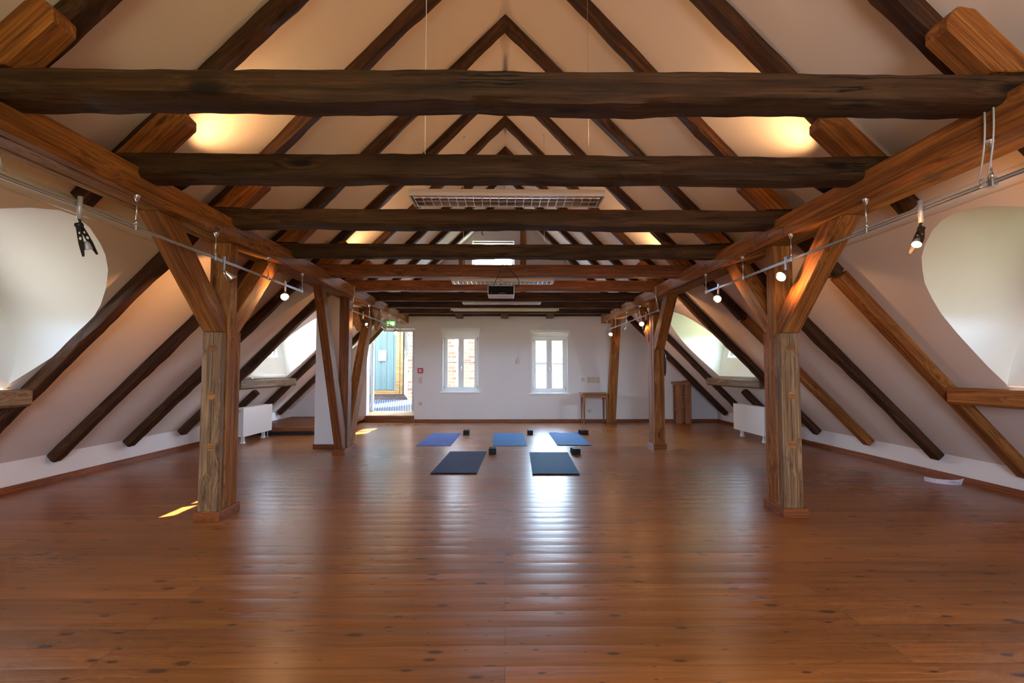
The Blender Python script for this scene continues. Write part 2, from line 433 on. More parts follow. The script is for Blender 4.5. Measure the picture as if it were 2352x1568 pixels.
def mat_brick(name, base=(0.085, 0.034, 0.022), mort=(0.20, 0.185, 0.165), axis='XZ', sc=1.0):
    m, nt = mat(name)
    tc = N(nt, 'ShaderNodeTexCoord')
    sp = N(nt, 'ShaderNodeSeparateXYZ', ins={0: tc.outputs['Object']})
    cb = N(nt, 'ShaderNodeCombineXYZ', ins={0: sp.outputs['XYZ'.index(axis[0])], 1: sp.outputs['XYZ'.index(axis[1])], 2: 0.0})
    wob = N(nt, 'ShaderNodeTexNoise', ins={'Vector': cb.outputs[0], 'Scale': 6.0, 'Detail': 2.0})
    v = N(nt, 'ShaderNodeVectorMath', operation='ADD', ins={0: cb.outputs[0], 1: N(nt, 'ShaderNodeVectorMath', operation='SCALE', ins={0: wob.outputs[1], 'Scale': 0.02}).outputs[0]})
    br = N(nt, 'ShaderNodeTexBrick', offset=0.5, ins={'Vector': v.outputs[0], 'Color1': (*[b * 0.65 for b in base], 1), 'Color2': (*[b * 1.5 for b in base], 1), 'Mortar': (*mort, 1), 'Scale': sc, 'Mortar Size': 0.013, 'Mortar Smooth': 0.2, 'Brick Width': 0.24, 'Row Height': 0.105})
    nz = N(nt, 'ShaderNodeTexNoise', ins={'Vector': tc.outputs['Object'], 'Scale': 22.0, 'Detail': 4.0})
    col = mixc(nt, 1.0, br.outputs['Color'], ramp(nt, nz.outputs[0], [(0.25, 0.7), (0.75, 1.25)]), 'MULTIPLY')
    finish(nt, col, 0.9, math_(nt, 'SUBTRACT', nz.outputs[0], br.outputs['Fac']), 0.5, 0.01, spec=0.1)
    return m
M_BRICK = mat_brick('old_red_brick')
M_BRICKF = mat_brick('brick_paving', (0.05, 0.026, 0.019), (0.06, 0.045, 0.036), 'XY', 0.55)
def mat_patch():
    m, nt = mat('peeling_plaster')
    tc = N(nt, 'ShaderNodeTexCoord')
    a = N(nt, 'ShaderNodeTexNoise', ins={'Vector': tc.outputs['Object'], 'Scale': 2.6, 'Detail': 6.0})
    b = N(nt, 'ShaderNodeTexNoise', ins={'Vector': tc.outputs['Object'], 'Scale': 35.0, 'Detail': 4.0})
    sp = N(nt, 'ShaderNodeSeparateXYZ', ins={0: tc.outputs['Object']})
    f = ramp(nt, math_(nt, 'ADD', a.outputs[0], math_(nt, 'MULTIPLY', math_(nt, 'SUBTRACT', sp.outputs[2], 1.7), 0.35)), [(0.46, 0.0), (0.54, 1.0)])
    rough_ = ramp(nt, b.outputs[0], [(0.35, (0.09, 0.08, 0.065)), (0.65, (0.26, 0.24, 0.2))])
    col = mixc(nt, f, (0.5, 0.48, 0.45), rough_)
    finish(nt, col, 0.95, b.outputs[0], 0.6, 0.02, spec=0.1)
    return m
M_PEEL = mat_patch()
def mat_tiles():
    m, nt = mat('slate_roof_tiles')
    tc = N(nt, 'ShaderNodeTexCoord')
    br = N(nt, 'ShaderNodeTexBrick', offset=0.5, ins={'Vector': tc.outputs['Object'], 'Color1': (0.012, 0.0145, 0.017, 1), 'Color2': (0.018, 0.021, 0.024, 1), 'Mortar': (0.009, 0.010, 0.011, 1), 'Scale': 1.0, 'Mortar Size': 0.008, 'Brick Width': 0.2, 'Row Height': 0.16})
    finish(nt, br.outputs['Color'], 0.7, br.outputs['Fac'], 0.3, 0.01, spec=0.2)
    return m
M_TILES = mat_tiles()
def mat_grating():
    m, nt = mat('striped_floor_grating')
    tc = N(nt, 'ShaderNodeTexCoord')
    sp = N(nt, 'ShaderNodeSeparateXYZ', ins={0: tc.outputs['Object']})
    a = math_(nt, 'FRACT', math_(nt, 'DIVIDE', math_(nt, 'ADD', sp.outputs[0], math_(nt, 'MULTIPLY', sp.outputs[1], 0.19)), 0.066))
    s1 = ramp(nt, a, [(0.40, 0.0), (0.46, 1.0), (0.94, 1.0), (1.0, 0.0)])
    b = math_(nt, 'FRACT', math_(nt, 'DIVIDE', sp.outputs[1], 0.5))
    s2 = ramp(nt, b, [(0.0, 0.8), (0.06, 1.0)])
    col = mixc(nt, s1, (0.016, 0.018, 0.022), (0.062, 0.066, 0.075))
    col = mixc(nt, 1.0, col, s2, 'MULTIPLY')
    finish(nt, col, 0.5, s1, 0.5, 0.01)
    return m
M_GRATE = mat_grating()
def mat_curtain():
    m, nt = mat('teal_curtain_cloth')
    tc = N(nt, 'ShaderNodeTexCoord')
    w = N(nt, 'ShaderNodeTexNoise', ins={'Vector': tc.outputs['Object'], 'Scale': 60.0, 'Detail': 2.0})
    col = mixc(nt, w.outputs[0], (0.105, 0.135, 0.118), (0.130, 0.165, 0.145))
    finish(nt, col, 0.9, w.outputs[0], 0.1, 0.002, spec=0.1)
    return m
M_CURT = mat_curtain()

# ------------------------------------------------------------------ the shell
def structure(o, label, cat):
    return tag(o, label, cat, kind='structure')

# floor
m = MB()
m.add([(-KX - 0.05, FY, 0), (KX + 0.15, FY, 0), (KX + 0.15, BY + 0.02, 0), (-KX - 0.05, BY + 0.02, 0)], [(0, 1, 2, 3)])
structure(m.build('floor', M_FLOOR), 'varnished knotty pine board floor of the attic hall', 'floor')

# dormer outlines: (|x| on the slope, y) around the opening, lower near corner first
def outline(yc, pts_near, pts_far):
    """pts: list of (|x|, half width) from the sill up"""
    return [(a, yc - w) for a, w in pts_near] + [(a, yc + w) for a, w in reversed(pts_far)]
P_NL = [(4.60, 1.00), (4.42, 1.11), (4.31, 1.17), (4.10, 1.20), (3.95, 1.17), (3.81, 1.09), (3.66, 0.95), (3.53, 0.79), (3.43, 0.62), (3.365, 0.47), (3.29, 0.26), (3.25, 0.07)]
P_NR = [(4.58, 1.05), (4.40, 1.05), (4.275, 1.035), (4.10, 1.01), (3.92, 0.965), (3.79, 0.90), (3.665, 0.82), (3.57, 0.72), (3.477, 0.61), (3.40, 0.47), (3.33, 0.31), (3.29, 0.17), (3.275, 0.05)]
P_F = [(4.57, 0.83), (4.40, 0.87), (4.20, 0.91), (3.98, 0.92), (3.80, 0.88), (3.64, 0.77), (3.50, 0.63), (3.40, 0.48), (3.33, 0.30), (3.29, 0.14), (3.28, 0.04)]
DORMERS = [(-1, 3.92, P_NL, 'near left'), (1, 3.72, P_NR, 'near right'), (-1, 10.33, P_F, 'far left'), (1, 10.42, P_F, 'far right')]

SK = math.hypot(1, RS)
m = MB()
for s in (-1, 1):
    holes = [outline(yc, P, P) for (ds, yc, P, nm) in DORMERS if ds == s]
    kx = KX + (0.04 if s > 0 else 0)
    outer = [(0.0, FY), (0.0, BY), (kx, BY), (kx, FY)]
    vs, fs = holed(outer, holes, lambda x, y, s=s: V((s * x, y, cz(x))))
    m.add(vs, fs)
ceil_o = m.build('ceiling', M_CEIL, recalc=False)
structure(ceil_o, 'white plastered roof slopes between the rafters, meeting at the ridge', 'ceiling')

def xw(z): return 4.57 + 0.275 * (z - 1.22)     # the leaning window wall of a dormer

WIN_N = [1]
def dormer(s, yc, P, nm):
    o = outline(yc, P, P)
    n = len(o)
    vs = [V((s * x, y, cz(x))) for x, y in o] + [V((s * (xw(cz(x)) + 0.02), y, cz(x))) for x, y in o]
    mb = MB()
    fs = []
    for i in range(n - 1):
        fs.append((i, i + 1, n + i + 1, n + i))
    mb.add(vs, fs, True)
    # window wall with its opening
    w0, w1 = yc - 0.80, yc + 0.74
    z0, z1 = (1.62, 1.96) if 'near' in nm else (1.60, 2.26)
    if nm == 'near left': w0 = yc - 0.36
    if nm == 'near right': w0, w1 = yc - 0.5, yc + 0.5
    if 'far' in nm: w0, w1, z1 = yc - 0.64, yc + 0.64, 2.18
    poly = [(y, cz(x)) for x, y in o]
    vs2, fs2 = holed(poly, [[(w0, z0), (w1, z0), (w1, z1), (w0, z1)]], lambda y, z: V((s * xw(z), y, z)))
    mb.add(vs2, fs2)
    # opening reveal
    cr = [(w0, z0), (w1, z0), (w1, z1), (w0, z1)]
    a = [V((s * xw(z), y, z)) for y, z in cr] + [V((s * (xw(z) + 0.07), y, z)) for y, z in cr]
    mb.add(a, [(0, 1, 5, 4), (1, 2, 6, 5), (2, 3, 7, 6), (3, 0, 4, 7)])
    w = mb.build('wall_dormer_' + nm.replace(' ', '_'), M_REVEAL, recalc=False)
    structure(w, 'white curved plaster vault inside the %s eyebrow dormer' % nm, 'dormer wall')
    # window
    X = s * (xw((z0 + z1) / 2) + 0.05)
    e = empty('window_%d' % WIN_N[0], (X, yc, z0), 'small white framed window at the end of the %s dormer' % nm, 'window', kind='structure')
    WIN_N[0] += 1
    def ring(y0, y1, a0, a1, t, d0, d1):
        r = MB()
        for (p, q, u, v) in ((y0, y1, a0, a0 + t), (y0, y1, a1 - t, a1), (y0, y0 + t, a0 + t, a1 - t), (y1 - t, y1, a0 + t, a1 - t)):
            r.box((s * (xw((a0 + a1) / 2) + d0), p, u), (s * (xw((a0 + a1) / 2) + d1), q, v), 0.004)
        return r
    ring(w0, w1, z0, z1, 0.05, 0.0, 0.07).build('window_frame', M_PVC, e)
    ymid = (w0 + w1) / 2
    for k, (a0, a1) in enumerate(((w0 + 0.045, ymid), (ymid, w1 - 0.045))):
        sa = ring(a0, a1, z0 + 0.045, z1 - 0.045, 0.045, -0.012, 0.045).build('sash', M_PVC, e)
        p = MB().box((s * (xw((z0 + z1) / 2) + 0.018), a0 + 0.04, z0 + 0.085), (s * (xw((z0 + z1) / 2) + 0.024), a1 - 0.04, z1 - 0.085))
        po = p.build('pane', M_GLASS, sa)
    hb = MB().box((s * (xw(z0) - 0.02), ymid - 0.05, z0 - 0.03), (s * (xw(z0) + 0.0), ymid + 0.05, z0 - 0.015))
    hb.build('window_latch', M_CHROME, e)
    return (X, yc, s, w0, w1, z0, z1)
DW = [dormer(*d) for d in DORMERS]

# knee walls
m = MB(); m.add([(-KX, FY, 0), (-KX, BY, 0), (-KX, BY, cz(KX)), (-KX, FY, cz(KX))], [(0, 1, 2, 3)])
structure(m.build('wall_left', M_WALL, recalc=False), 'low white knee wall along the left edge of the floor', 'wall')
KR = KX + 0.04
m = MB(); m.add([(KR, FY, 0), (KR, BY, 0), (KR, BY, cz(KR)), (KR, FY, cz(KR))], [(3, 2, 1, 0)])
structure(m.build('wall_right', M_WALL, recalc=False), 'low white knee wall along the right edge of the floor', 'wall')

# back wall with door, two windows and the gable window
W1 = (-1.607, -0.68, 0.785, 2.258)
W2 = (0.685, 1.615, 0.75, 2.221)
DR = (-3.56, -2.345, 0.0, 2.41)
GW = (-0.86, 0.24, 3.85, 4.72)
def rect(r): return [(r[0], r[2]), (r[1], r[2]), (r[1], r[3]), (r[0], r[3])]
m = MB()
dz0 = 0.001
outer = [(-KX - 0.04, 0), (DR[0], 0), (DR[0], 2.05), (-3.2, DR[3]), (DR[1], DR[3]), (DR[1], 0), (KX + 0.04, 0), (KX + 0.04, cz(KX + 0.04)), (0, RZ), (-KX - 0.04, cz(KX + 0.04))]
vs, fs = holed(outer, [rect(W1), rect(W2), rect(GW)], lambda x, z: V((x, BY, z)))
m.add(vs, fs)
for r, d in ((W1, 0.30), (W2, 0.30), (GW, 0.30)):
    c = rect(r)
    m.add([V((x, BY, z)) for x, z in c] + [V((x, BY + d, z)) for x, z in c], [(0, 1, 5, 4), (1, 2, 6, 5), (2, 3, 7, 6), (3, 0, 4, 7)])
c = [(DR[0], 0), (DR[1], 0), (DR[1], DR[3]), (-3.2, DR[3]), (DR[0], 2.05)]
m.add([V((x, BY, z)) for x, z in c] + [V((x, BY + 0.36, z)) for x, z in c], [(1, 2, 7, 6), (2, 3, 8, 7), (3, 4, 9, 8), (4, 0, 5, 9)])
structure(m.build('wall_back', M_WALL, recalc=False), 'white gable wall at the far end with a door and two windows', 'wall')

# wall behind the viewer, with one unseen window opening added as fill light
m = MB()
FW = [(-1.1, 1.1, 0.9, 2.5)]
outer = [(-KX - 0.05, 0), (KX + 0.05, 0), (KX + 0.05, cz(KX + 0.05)), (0, RZ), (-KX - 0.05, cz(KX + 0.05))]
vs, fs = holed(outer, [rect(r) for r in FW], lambda x, z: V((x, FY, z)))
m.add(vs, fs)
structure(m.build('wall_front', M_WALL, recalc=False), 'white gable wall behind the viewer', 'wall')

# skirting boards
def skirt(name, a, b, inward, label, h=0.075, t=0.02):
    a, b, n = V(a), V(b), V(inward)
    mb = MB()
    mb.prism([a, a + n * t, a + n * t + V((0, 0, h - 0.01)), a + n * (t - 0.008) + V((0, 0, h)), a + V((0, 0, h))], b - a)
    o = mb.build(name, M_BASE, M=frame(a, b - a))
    return structure(o, label, 'skirting board')
skirt('baseboard_left', (-KX, FY, 0), (-KX, 11.04, 0), (1, 0, 0), 'reddish wooden skirting along the left knee wall')
skirt('baseboard_right', (KR, FY, 0), (KR, BY, 0), (-1, 0, 0), 'reddish wooden skirting along the right knee wall')
skirt('baseboard_back', (DR[1] + 0.02, BY, 0), (KR - 0.02, BY, 0), (0, -1, 0), 'reddish wooden skirting under the two windows of the back wall')
skirt('baseboard_back_left', (-3.9, BY, 0), (DR[0] - 0.03, BY, 0), (0, -1, 0), 'short reddish skirting left of the doorway')

# ------------------------------------------------------------------ casement windows in the back wall
def casement(n, r, where):
    x0, x1, z0, z1 = r
    e = empty('window_%d' % n, ((x0 + x1) / 2, BY + 0.12, z0), 'white two leaf casement window %s' % where, 'window', kind='structure')
    y0, y1 = BY + 0.11, BY + 0.18
    f = MB()
    t = 0.055
    for a, b in (((x0, z0), (x1, z0 + t)), ((x0, z1 - t), (x1, z1)), ((x0, z0 + t), (x0 + t, z1 - t)), ((x1 - t, z0 + t), (x1, z1 - t))):
        f.box((a[0], y0, a[1]), (b[0], y1, b[1]), 0.004)
    f.build('window_frame', M_PVC, e)
    xm = (x0 + x1) / 2
    for k, (a, b) in enumerate(((x0 + 0.045, xm), (xm, x1 - 0.045))):
        s = MB(); u = 0.075
        za, zb = z0 + 0.045, z1 - 0.045
        for p, q in (((a, za), (b, za + u)), ((a, zb - u), (b, zb)), ((a, za + u), (a + u, zb - u)), ((b - u, za + u), (b, zb - u))):
            s.box((p[0], y0 - 0.02, p[1]), (q[0], y0 + 0.045, q[1]), 0.004)
        so = s.build('sash', M_PVC, e)
        zm = z0 + (z1 - z0) * 0.51
        MB().box((a + u, y0 - 0.008, zm - 0.014), (b - u, y0 + 0.03, zm + 0.014), 0.003).build('glazing_bar', M_PVC, so)
        MB().box((a + u - 0.01, y0 + 0.012, za + u - 0.01), (b - u + 0.01, y0 + 0.018, zb - u + 0.01)).build('pane', M_GLASS, so)
        for zz in (za + 0.06, zb - 0.06):
            xx = a if k == 0 else b
            MB().tube([(xx, y0 - 0.028, zz - 0.04), (xx, y0 - 0.028, zz + 0.04)], 0.009, 8).build('hinge', M_CHROME, so)
    h = MB()
    zh = z0 + (z1 - z0) * 0.43
    h.box((xm - 0.012, y0 - 0.032, zh - 0.035), (xm + 0.022, y0 - 0.02, zh + 0.035), 0.003)
    h.tube([(xm + 0.005, y0 - 0.03, zh + 0.02), (xm + 0.005, y0 - 0.065, zh + 0.02), (xm + 0.012, y0 - 0.07, zh - 0.10)], 0.009, 8)
    h.build('handle', M_CHROME, e)
    MB().box((x0 - 0.055, BY - 0.045, z0 - 0.04), (x1 + 0.06, BY - 0.001, z0 - 0.002), 0.006).build('window_sill', M_PVC, e)
    MB().box((x0, BY, z0 - 0.012), (x1, y0, z0 + 0.004)).build('inner_ledge', M_PVC, e)
    return e
casement(5, W1, 'beside the red alarm box, bricks showing through its panes')
casement(6, W2, 'right of the pull cords, sky and a roof showing through its panes')
def roller(x0, x1, zb, zt, label):
    e = empty('roller_blind', ((x0 + x1) / 2, BY - 0.001, zb), label, 'blind', 'roller blinds over the back windows')
    MB().box((x0, BY - 0.115, zb + 0.035), (x1, BY - 0.003, zt), 0.008).build('blind_cassette', M_WHITE, e)
    MB().box((x0 + 0.03, BY - 0.09, zb + 0.012), (x1 - 0.03, BY - 0.07, zb + 0.034), 0.004).build('bottom_bar', M_WHITE, e)
    MB().tube([((x0 + x1) / 2, BY - 0.08, zb + 0.012), ((x0 + x1) / 2, BY - 0.08, zb - 0.02)], 0.006, 8).build('pull_tab', M_WHITE, e)
roller(-1.66, -0.64, 2.30, 2.43, 'white roller blind box above the window that shows bricks')
roller(0.63, 1.665, 2.275, 2.38, 'white roller blind box above the window that shows sky')

# gable window high up, with its venetian blind
e = empty('window_7', (-0.37, BY + 0.1, GW[2]), 'white loft window high in the far gable, half hidden by tie beams', 'window', kind='structure')
f = MB(); t = 0.06
x0, x1, z0, z1 = GW
for a, b in (((x0, z0), (x1, z0 + t)), ((x0, z1 - t), (x1, z1)), ((x0, z0 + t), (x0 + t, z1 - t)), ((x1 - t, z0 + t), (x1, z1 - t))):
    f.box((a[0], BY + 0.14, a[1]), (b[0], BY + 0.2, b[1]), 0.004)
f.build('window_frame', M_PVC, e)
MB().box((x0 + t, BY + 0.17, z0 + t), (x1 - t, BY + 0.176, z1 - t)).build('pane', M_GLASS, e)
e = empty('venetian_blind', (-0.37, BY - 0.02, 4.55), 'half raised white venetian blind in the loft window of the far gable', 'blind')
MB().box((x0 + 0.03, BY + 0.03, 4.66), (x1 - 0.03, BY + 0.07, 4.70), 0.004).build('head_rail', M_GREYM, e)
sl = MB()
for k in range(12):
    zz = 4.64 - 0.028 * k
    sl.add([(x0 + 0.05, BY + 0.038, zz + 0.009), (x1 - 0.05, BY + 0.038, zz + 0.009), (x1 - 0.05, BY + 0.062, zz - 0.009), (x0 + 0.05, BY + 0.062, zz - 0.009),
            (x0 + 0.05, BY + 0.0395, zz + 0.0105), (x1 - 0.05, BY + 0.0395, zz + 0.0105), (x1 - 0.05, BY + 0.0635, zz - 0.0075), (x0 + 0.05, BY + 0.0635, zz - 0.0075)],
           [(0, 1, 2, 3), (7, 6, 5, 4), (0, 4, 5, 1), (2, 6, 7, 3)])
sl.build('slats', M_BLINDS, e)
MB().box((x0 + 0.05, BY + 0.036, 4.29), (x1 - 0.05, BY + 0.064, 4.307), 0.003).build('bottom_rail', M_WHITE, e)
for k in range(4):
    xx = x0 + 0.2 + k * 0.235
    MB().box((xx - 0.006, BY + 0.030, 4.30), (xx + 0.006, BY + 0.034, 4.67)).build('ladder_tape', M_WHITE, e)
for xx, lb in ((0.47, 'orange brown upright stud right of the loft window'), (-1.13, 'orange brown upright stud left of the loft window')):
    o = timber('gable_stud', M_NEW, (xx, BY - 0.06, 2.9), (xx, BY - 0.06, cz(abs(xx) + 0.08) - 0.012), 0.15, 0.055, up=(0, 1, 0), ch=0.004)
    o.location.y += 0.055
    tag(o, lb, 'wooden stud', 'studs of the far gable')

# ------------------------------------------------------------------ doorway and the passage outside
st = empty('door_step', (-2.95, BY - 0.03, 0), 'reddish wooden step in front of the doorway', 'step')
MB().box((DR[0] - 0.01, BY - 0.075, 0.0), (DR[1] + 0.01, BY - 0.001, 0.175), 0.004).build('riser', M_RED, st, M=None)
mb = MB()
mb.prism([(DR[0] + 0.002, BY, 0.0), (DR[0] + 0.002, BY, 0.175), (DR[0] + 0.002, BY + 0.36, 0.262), (DR[0] + 0.002, BY + 0.36, 0.0)], (DR[1] - DR[0] - 0.004, 0, 0))
mb.build('tread', M_LIGHTW, st)
d1 = empty('door_1', (-2.95, BY + 0.34, 0.26), 'grey steel door frame of the open doorway', 'door frame', kind='structure')
g = MB()
g.box((DR[1] - 0.085, BY + 0.29, 0.27), (DR[1] - 0.02, BY + 0.40, 2.37), 0.004)
g.box((DR[1] - 0.11, BY + 0.34, 0.27), (DR[1] - 0.085, BY + 0.40, 2.35), 0.003)
g.box((-3.2, BY + 0.29, 2.35), (DR[1] - 0.02, BY + 0.40, 2.415), 0.004)
g.box((DR[0] + 0.03, BY + 0.29, 0.27), (DR[0] + 0.095, BY + 0.40, 2.07), 0.004)
g.build('door_frame', M_GREYM, d1)
MB().box((DR[0] + 0.01, BY + 0.40, 0.28), (DR[0] + 0.07, BY + 0.50, 2.05), 0.004).build('open_leaf', M_GREYM, d1)

def sl_z(y): return 0.262 + (y - 14.06) * 0.1325
def slope_plate(name, ya, yb, m_, label, cat, x0=-5.2, x1=-2.5):
    mb = MB()
    mb.prism([(x0, ya, sl_z(ya)), (x0, yb, sl_z(yb)), (x0, yb, sl_z(yb) - 0.06), (x0, ya, sl_z(ya) - 0.06)], (x1 - x0, 0, 0))
    return structure(mb.build(name, m_), label, cat)
slope_plate('floor_passage_grating', 14.06, 15.6, M_GRATE, 'striped metal grating outside the doorway', 'grating')
slope_plate('floor_passage_brick', 15.601, 17.4, M_BRICKF, 'worn brick paving in front of the curtained door', 'paving')
# the glazed wooden door with the teal curtain
zb = sl_z(16.5)
gd = empty('curtained_door', (-4.0, 16.5, zb), 'glazed wooden door hung with a teal curtain, seen through the doorway', 'door')
fr = MB()
fr.box((-3.39, 16.47, zb + 0.0), (-3.27, 16.55, 3.3), 0.006)
fr.box((-4.75, 16.47, zb + 0.0), (-4.63, 16.55, 3.3), 0.006)
fr.box((-4.63, 16.47, zb + 0.0), (-3.39, 16.55, zb + 0.125), 0.006)
fr.box((-4.63, 16.47, 3.1), (-3.39, 16.55, 3.3), 0.006)
fr.build('door_leaf_frame', M_OCHRE, gd)
fr = MB(); fr.box((-3.268, 16.50, zb), (-3.17, 16.60, 3.4), 0.006); fr.box((-4.86, 16.50, zb), (-4.752, 16.60, 3.4), 0.006); fr.box((-4.75, 16.50, 3.302), (-3.27, 16.60, 3.4), 0.006)
fr.build('door_lining', M_OCHRE, gd)
cu = MB()
n = 220
rows = [zb + 0.135, zb + 1.2, 3.15]
vs = []
for zi, z in enumerate(rows):
    for i in range(n + 1):
        x = -4.64 + 1.245 * i / n
        ph = x * 2 * math.pi / 0.105 + 1.8 * noise.noise(V((x * 2.3, 0.3, 1.0)))
        vs.append((x, 16.525 + 0.022 * math.sin(ph) + 0.010 * math.sin(ph * 0.43 + zi * 0.3), z))
w_ = n + 1
fs = [(k * w_ + i, k * w_ + i + 1, (k + 1) * w_ + i + 1, (k + 1) * w_ + i) for k in range(2) for i in range(n)]
cu.add(vs, fs, True)
co = cu.build('curtain', M_CURT, gd, recalc=False)
MB().box((-4.64, 16.572, zb + 0.10), (-3.38, 16.576, 3.12)).build('pane', M_GLASS, gd)
hd = MB(); hd.box((-4.28, 16.455, 1.62), (-4.25, 16.475, 1.78), 0.003); hd.tube([(-4.265, 16.46, 1.68), (-4.265, 16.41, 1.68), (-4.15, 16.405, 1.68)], 0.011, 8)
hd.build('handle', M_CHROME, gd)
nt_ = MB(); nt_.box((-3.925, 16.462, 1.62), (-3.69, 16.466, 1.945))
no = nt_.build('paper_notice', M_PAPER)
tag(no, 'white paper notice stuck on the curtained door', 'notice')
li = MB()
for k, (z, w, c_) in enumerate([(1.915, 0.15, 1), (1.89, 0.10, 1), (1.855, 0.17, 0), (1.83, 0.15, 0), (1.805, 0.17, 0), (1.78, 0.12, 0), (1.745, 0.11, 1), (1.71, 0.17, 0), (1.685, 0.16, 0), (1.66, 0.10, 0)]):
    li.box((-3.8075 - w / 2, 16.4605, z - 0.005), (-3.8075 + w / 2, 16.462, z + 0.005))
li.build('printed_lines', M_INK, no)
# splayed reveal with peeling plaster, brick house wall with downpipe
mb = MB()
mb.add([(-3.165, 16.6, 0.3), (-2.83, 15.62, 0.3), (-2.83, 15.62, 3.6), (-3.165, 16.6, 3.6), (-3.0, 16.7, 0.3), (-2.6, 15.75, 0.3), (-2.6, 15.75, 3.6), (-3.0, 16.7, 3.6)],
       [(0, 1, 2, 3), (5, 4, 7, 6), (1, 5, 6, 2), (4, 0, 3, 7), (3, 2, 6, 7), (1, 0, 4, 5)])
structure(mb.build('wall_passage_reveal', M_PEEL), 'splayed reveal with peeling plaster beside the curtained door', 'wall')
mb = MB(); mb.box((-5.4, 16.62, 0.0), (-2.83, 16.9, 3.6))
structure(mb.build('wall_passage_end', M_BRICK), 'brick wall behind the curtained door', 'wall')
mb = MB(); mb.prism([(-5.4, 15.1, 3.45), (-5.4, 17.2, 3.62), (-5.4, 17.2, 3.72), (-5.4, 15.1, 3.55)], (2.62, 0, 0))  # unseen roof, added to cut the daylight on the curtain
structure(mb.build('roof_passage_shade', M_GREYW), 'unseen wooden roof added over the far passage to dim its daylight', 'roof')
mb = MB(); mb.box((-5.3, 13.72, 0.0), (-5.15, 16.6, 5.2))  # unseen side wall, made this tall to keep sun off the curtain
structure(mb.build('wall_passage_left', M_BRICK), 'brick side wall of the passage outside the doorway, raised to block sun', 'wall')
mb = MB()
mb.prism([(-2.84, 15.5, -1.0), (-0.42, 15.5, -1.0), (-0.42, 15.5, 3.4), (-1.32, 15.5, 3.4), (-1.32, 15.5, 2.0), (-1.51, 15.5, 2.0), (-1.51, 15.5, 3.4), (-2.84, 15.5, 3.4)], (0, 0.25, 0))
structure(mb.build('wall_neighbour_brick', M_BRICK), 'sunlit red brick wall outside the left back window', 'wall')
dp = empty('downpipe', (-1.37, 15.40, -1.0), 'grey downpipe on the brick wall outside the left back window', 'downpipe')
MB().tube([(-1.37, 15.42, -1.0), (-1.37, 15.42, 1.95)], 0.05, 14).build('pipe', M_GREYM, dp)
MB().tube([(-1.37, 15.42, 1.95), (-1.37, 15.42, 2.05)], 0.06, 14).build('collar', M_GREYM, dp)
for z in (0.6, 1.5):
    MB().tube([(-1.37, 15.42, z), (-1.37, 15.42, z + 0.03)], 0.057, 14).build('pipe_clip', M_GREYM, dp)
# roofs seen through the right back window
nr = empty('neighbour_roof', (1.0, 21.0, -2.5), 'grey tiled hipped roof outside the right back window', 'roof')
mb = MB(); mb.add([(-2.5, 22.2, 1.60), (1.85, 22.2, 1.60), (3.7, 19.2, -1.5), (-2.5, 19.2, -1.5), (-2.5, 22.35, 1.50), (1.9, 22.35, 1.50), (3.8, 19.3, -1.65), (-2.5, 19.3, -1.65)], [(0, 3, 2, 1), (4, 5, 6, 7), (0, 1, 5, 4), (1, 2, 6, 5), (2, 3, 7, 6), (3, 0, 4, 7)])
mb.build('roof_slope', M_TILES, nr, M=frame((0, 22.2, 1.6), (1, 0, 0), (0, -0.7, 0.7)))
mb = MB(); mb.add([(1.92, 22.25, 1.58), (2.1, 24.6, 1.56), (4.6, 24.6, -1.6), (3.75, 19.3, -1.56)], [(0, 1, 2, 3)])
mb.tube([(-2.5, 22.22, 1.62), (1.88, 22.22, 1.62)], 0.06, 8)
mb.build('ridge_tiles', M_TILES, nr)
mb = MB(); mb.box((-2.5, 19.6, -4), (3.2, 22.3, -1.55)); mb.build('house_wall', M_BRICK, nr)

# ------------------------------------------------------------------ timber frame
# purlins
PZ0, PZ1 = 2.55, 2.742
def purlin(s, label):
    e = empty('purlin', (s * 2.65, FY, PZ0), label, 'beam', 'purlins on the posts')
    def piece(name, a, b, x0, x1, z0, z1, ch=0.008, m_=M_NEW):
        mb = MB()
        mb.prism([(s * x0, a, z0 + ch), (s * (x0 + ch), a, z0), (s * (x1 - ch), a, z0), (s * x1, a, z0 + ch), (s * x1, a, z1 - ch), (s * (x1 - ch), a, z1), (s * (x0 + ch), a, z1), (s * x0, a, z1 - ch)], (0, b - a, 0))
        return mb.build(name, m_, e, M=frame((s * 2.65, a, 2.65), (0, 1, 0)))
    # two lengths scarfed over the near post; three planks show on the underside
    for a, b in ((FY, 4.97), (4.973, BY - 0.005)):
        piece('inner_plank', a, b, 2.50, 2.575, PZ0, PZ1)
        piece('middle_plank', a, b, 2.578, 2.713, PZ0 + 0.001, PZ1 - 0.01, m_=M_NEW_WARM)
        piece('outer_plank', a, b, 2.716, 2.79, PZ0, PZ1, m_=M_NEW_WARM)
    # scarf joint lines
    mb = MB()
    for a, b in (((4.66, 2.555), (4.66, 2.635)), ((4.66, 2.635), (4.95, 2.648)), ((4.95, 2.648), (4.95, 2.618)), ((4.95, 2.618), (5.22, 2.628)), ((5.22, 2.628), (5.22, 2.738))):
        d = V((0, b[0] - a[0], b[1] - a[1])).normalized(); nn = V((0, -d.z, d.y)) * 0.003
        A, B = V((s * 2.4988, a[0], a[1])), V((s * 2.4988, b[0], b[1]))
        mb.prism([A - nn, B - nn, B + nn, A + nn], (s * 0.004, 0, 0))
    mb.build('scarf_joint', M_BLACK, e)
    return e
purlin(-1, 'long brown purlin resting on the left posts, running from the viewer to the back wall')
purlin(1, 'long brown purlin resting on the right posts, running from the viewer to the back wall')

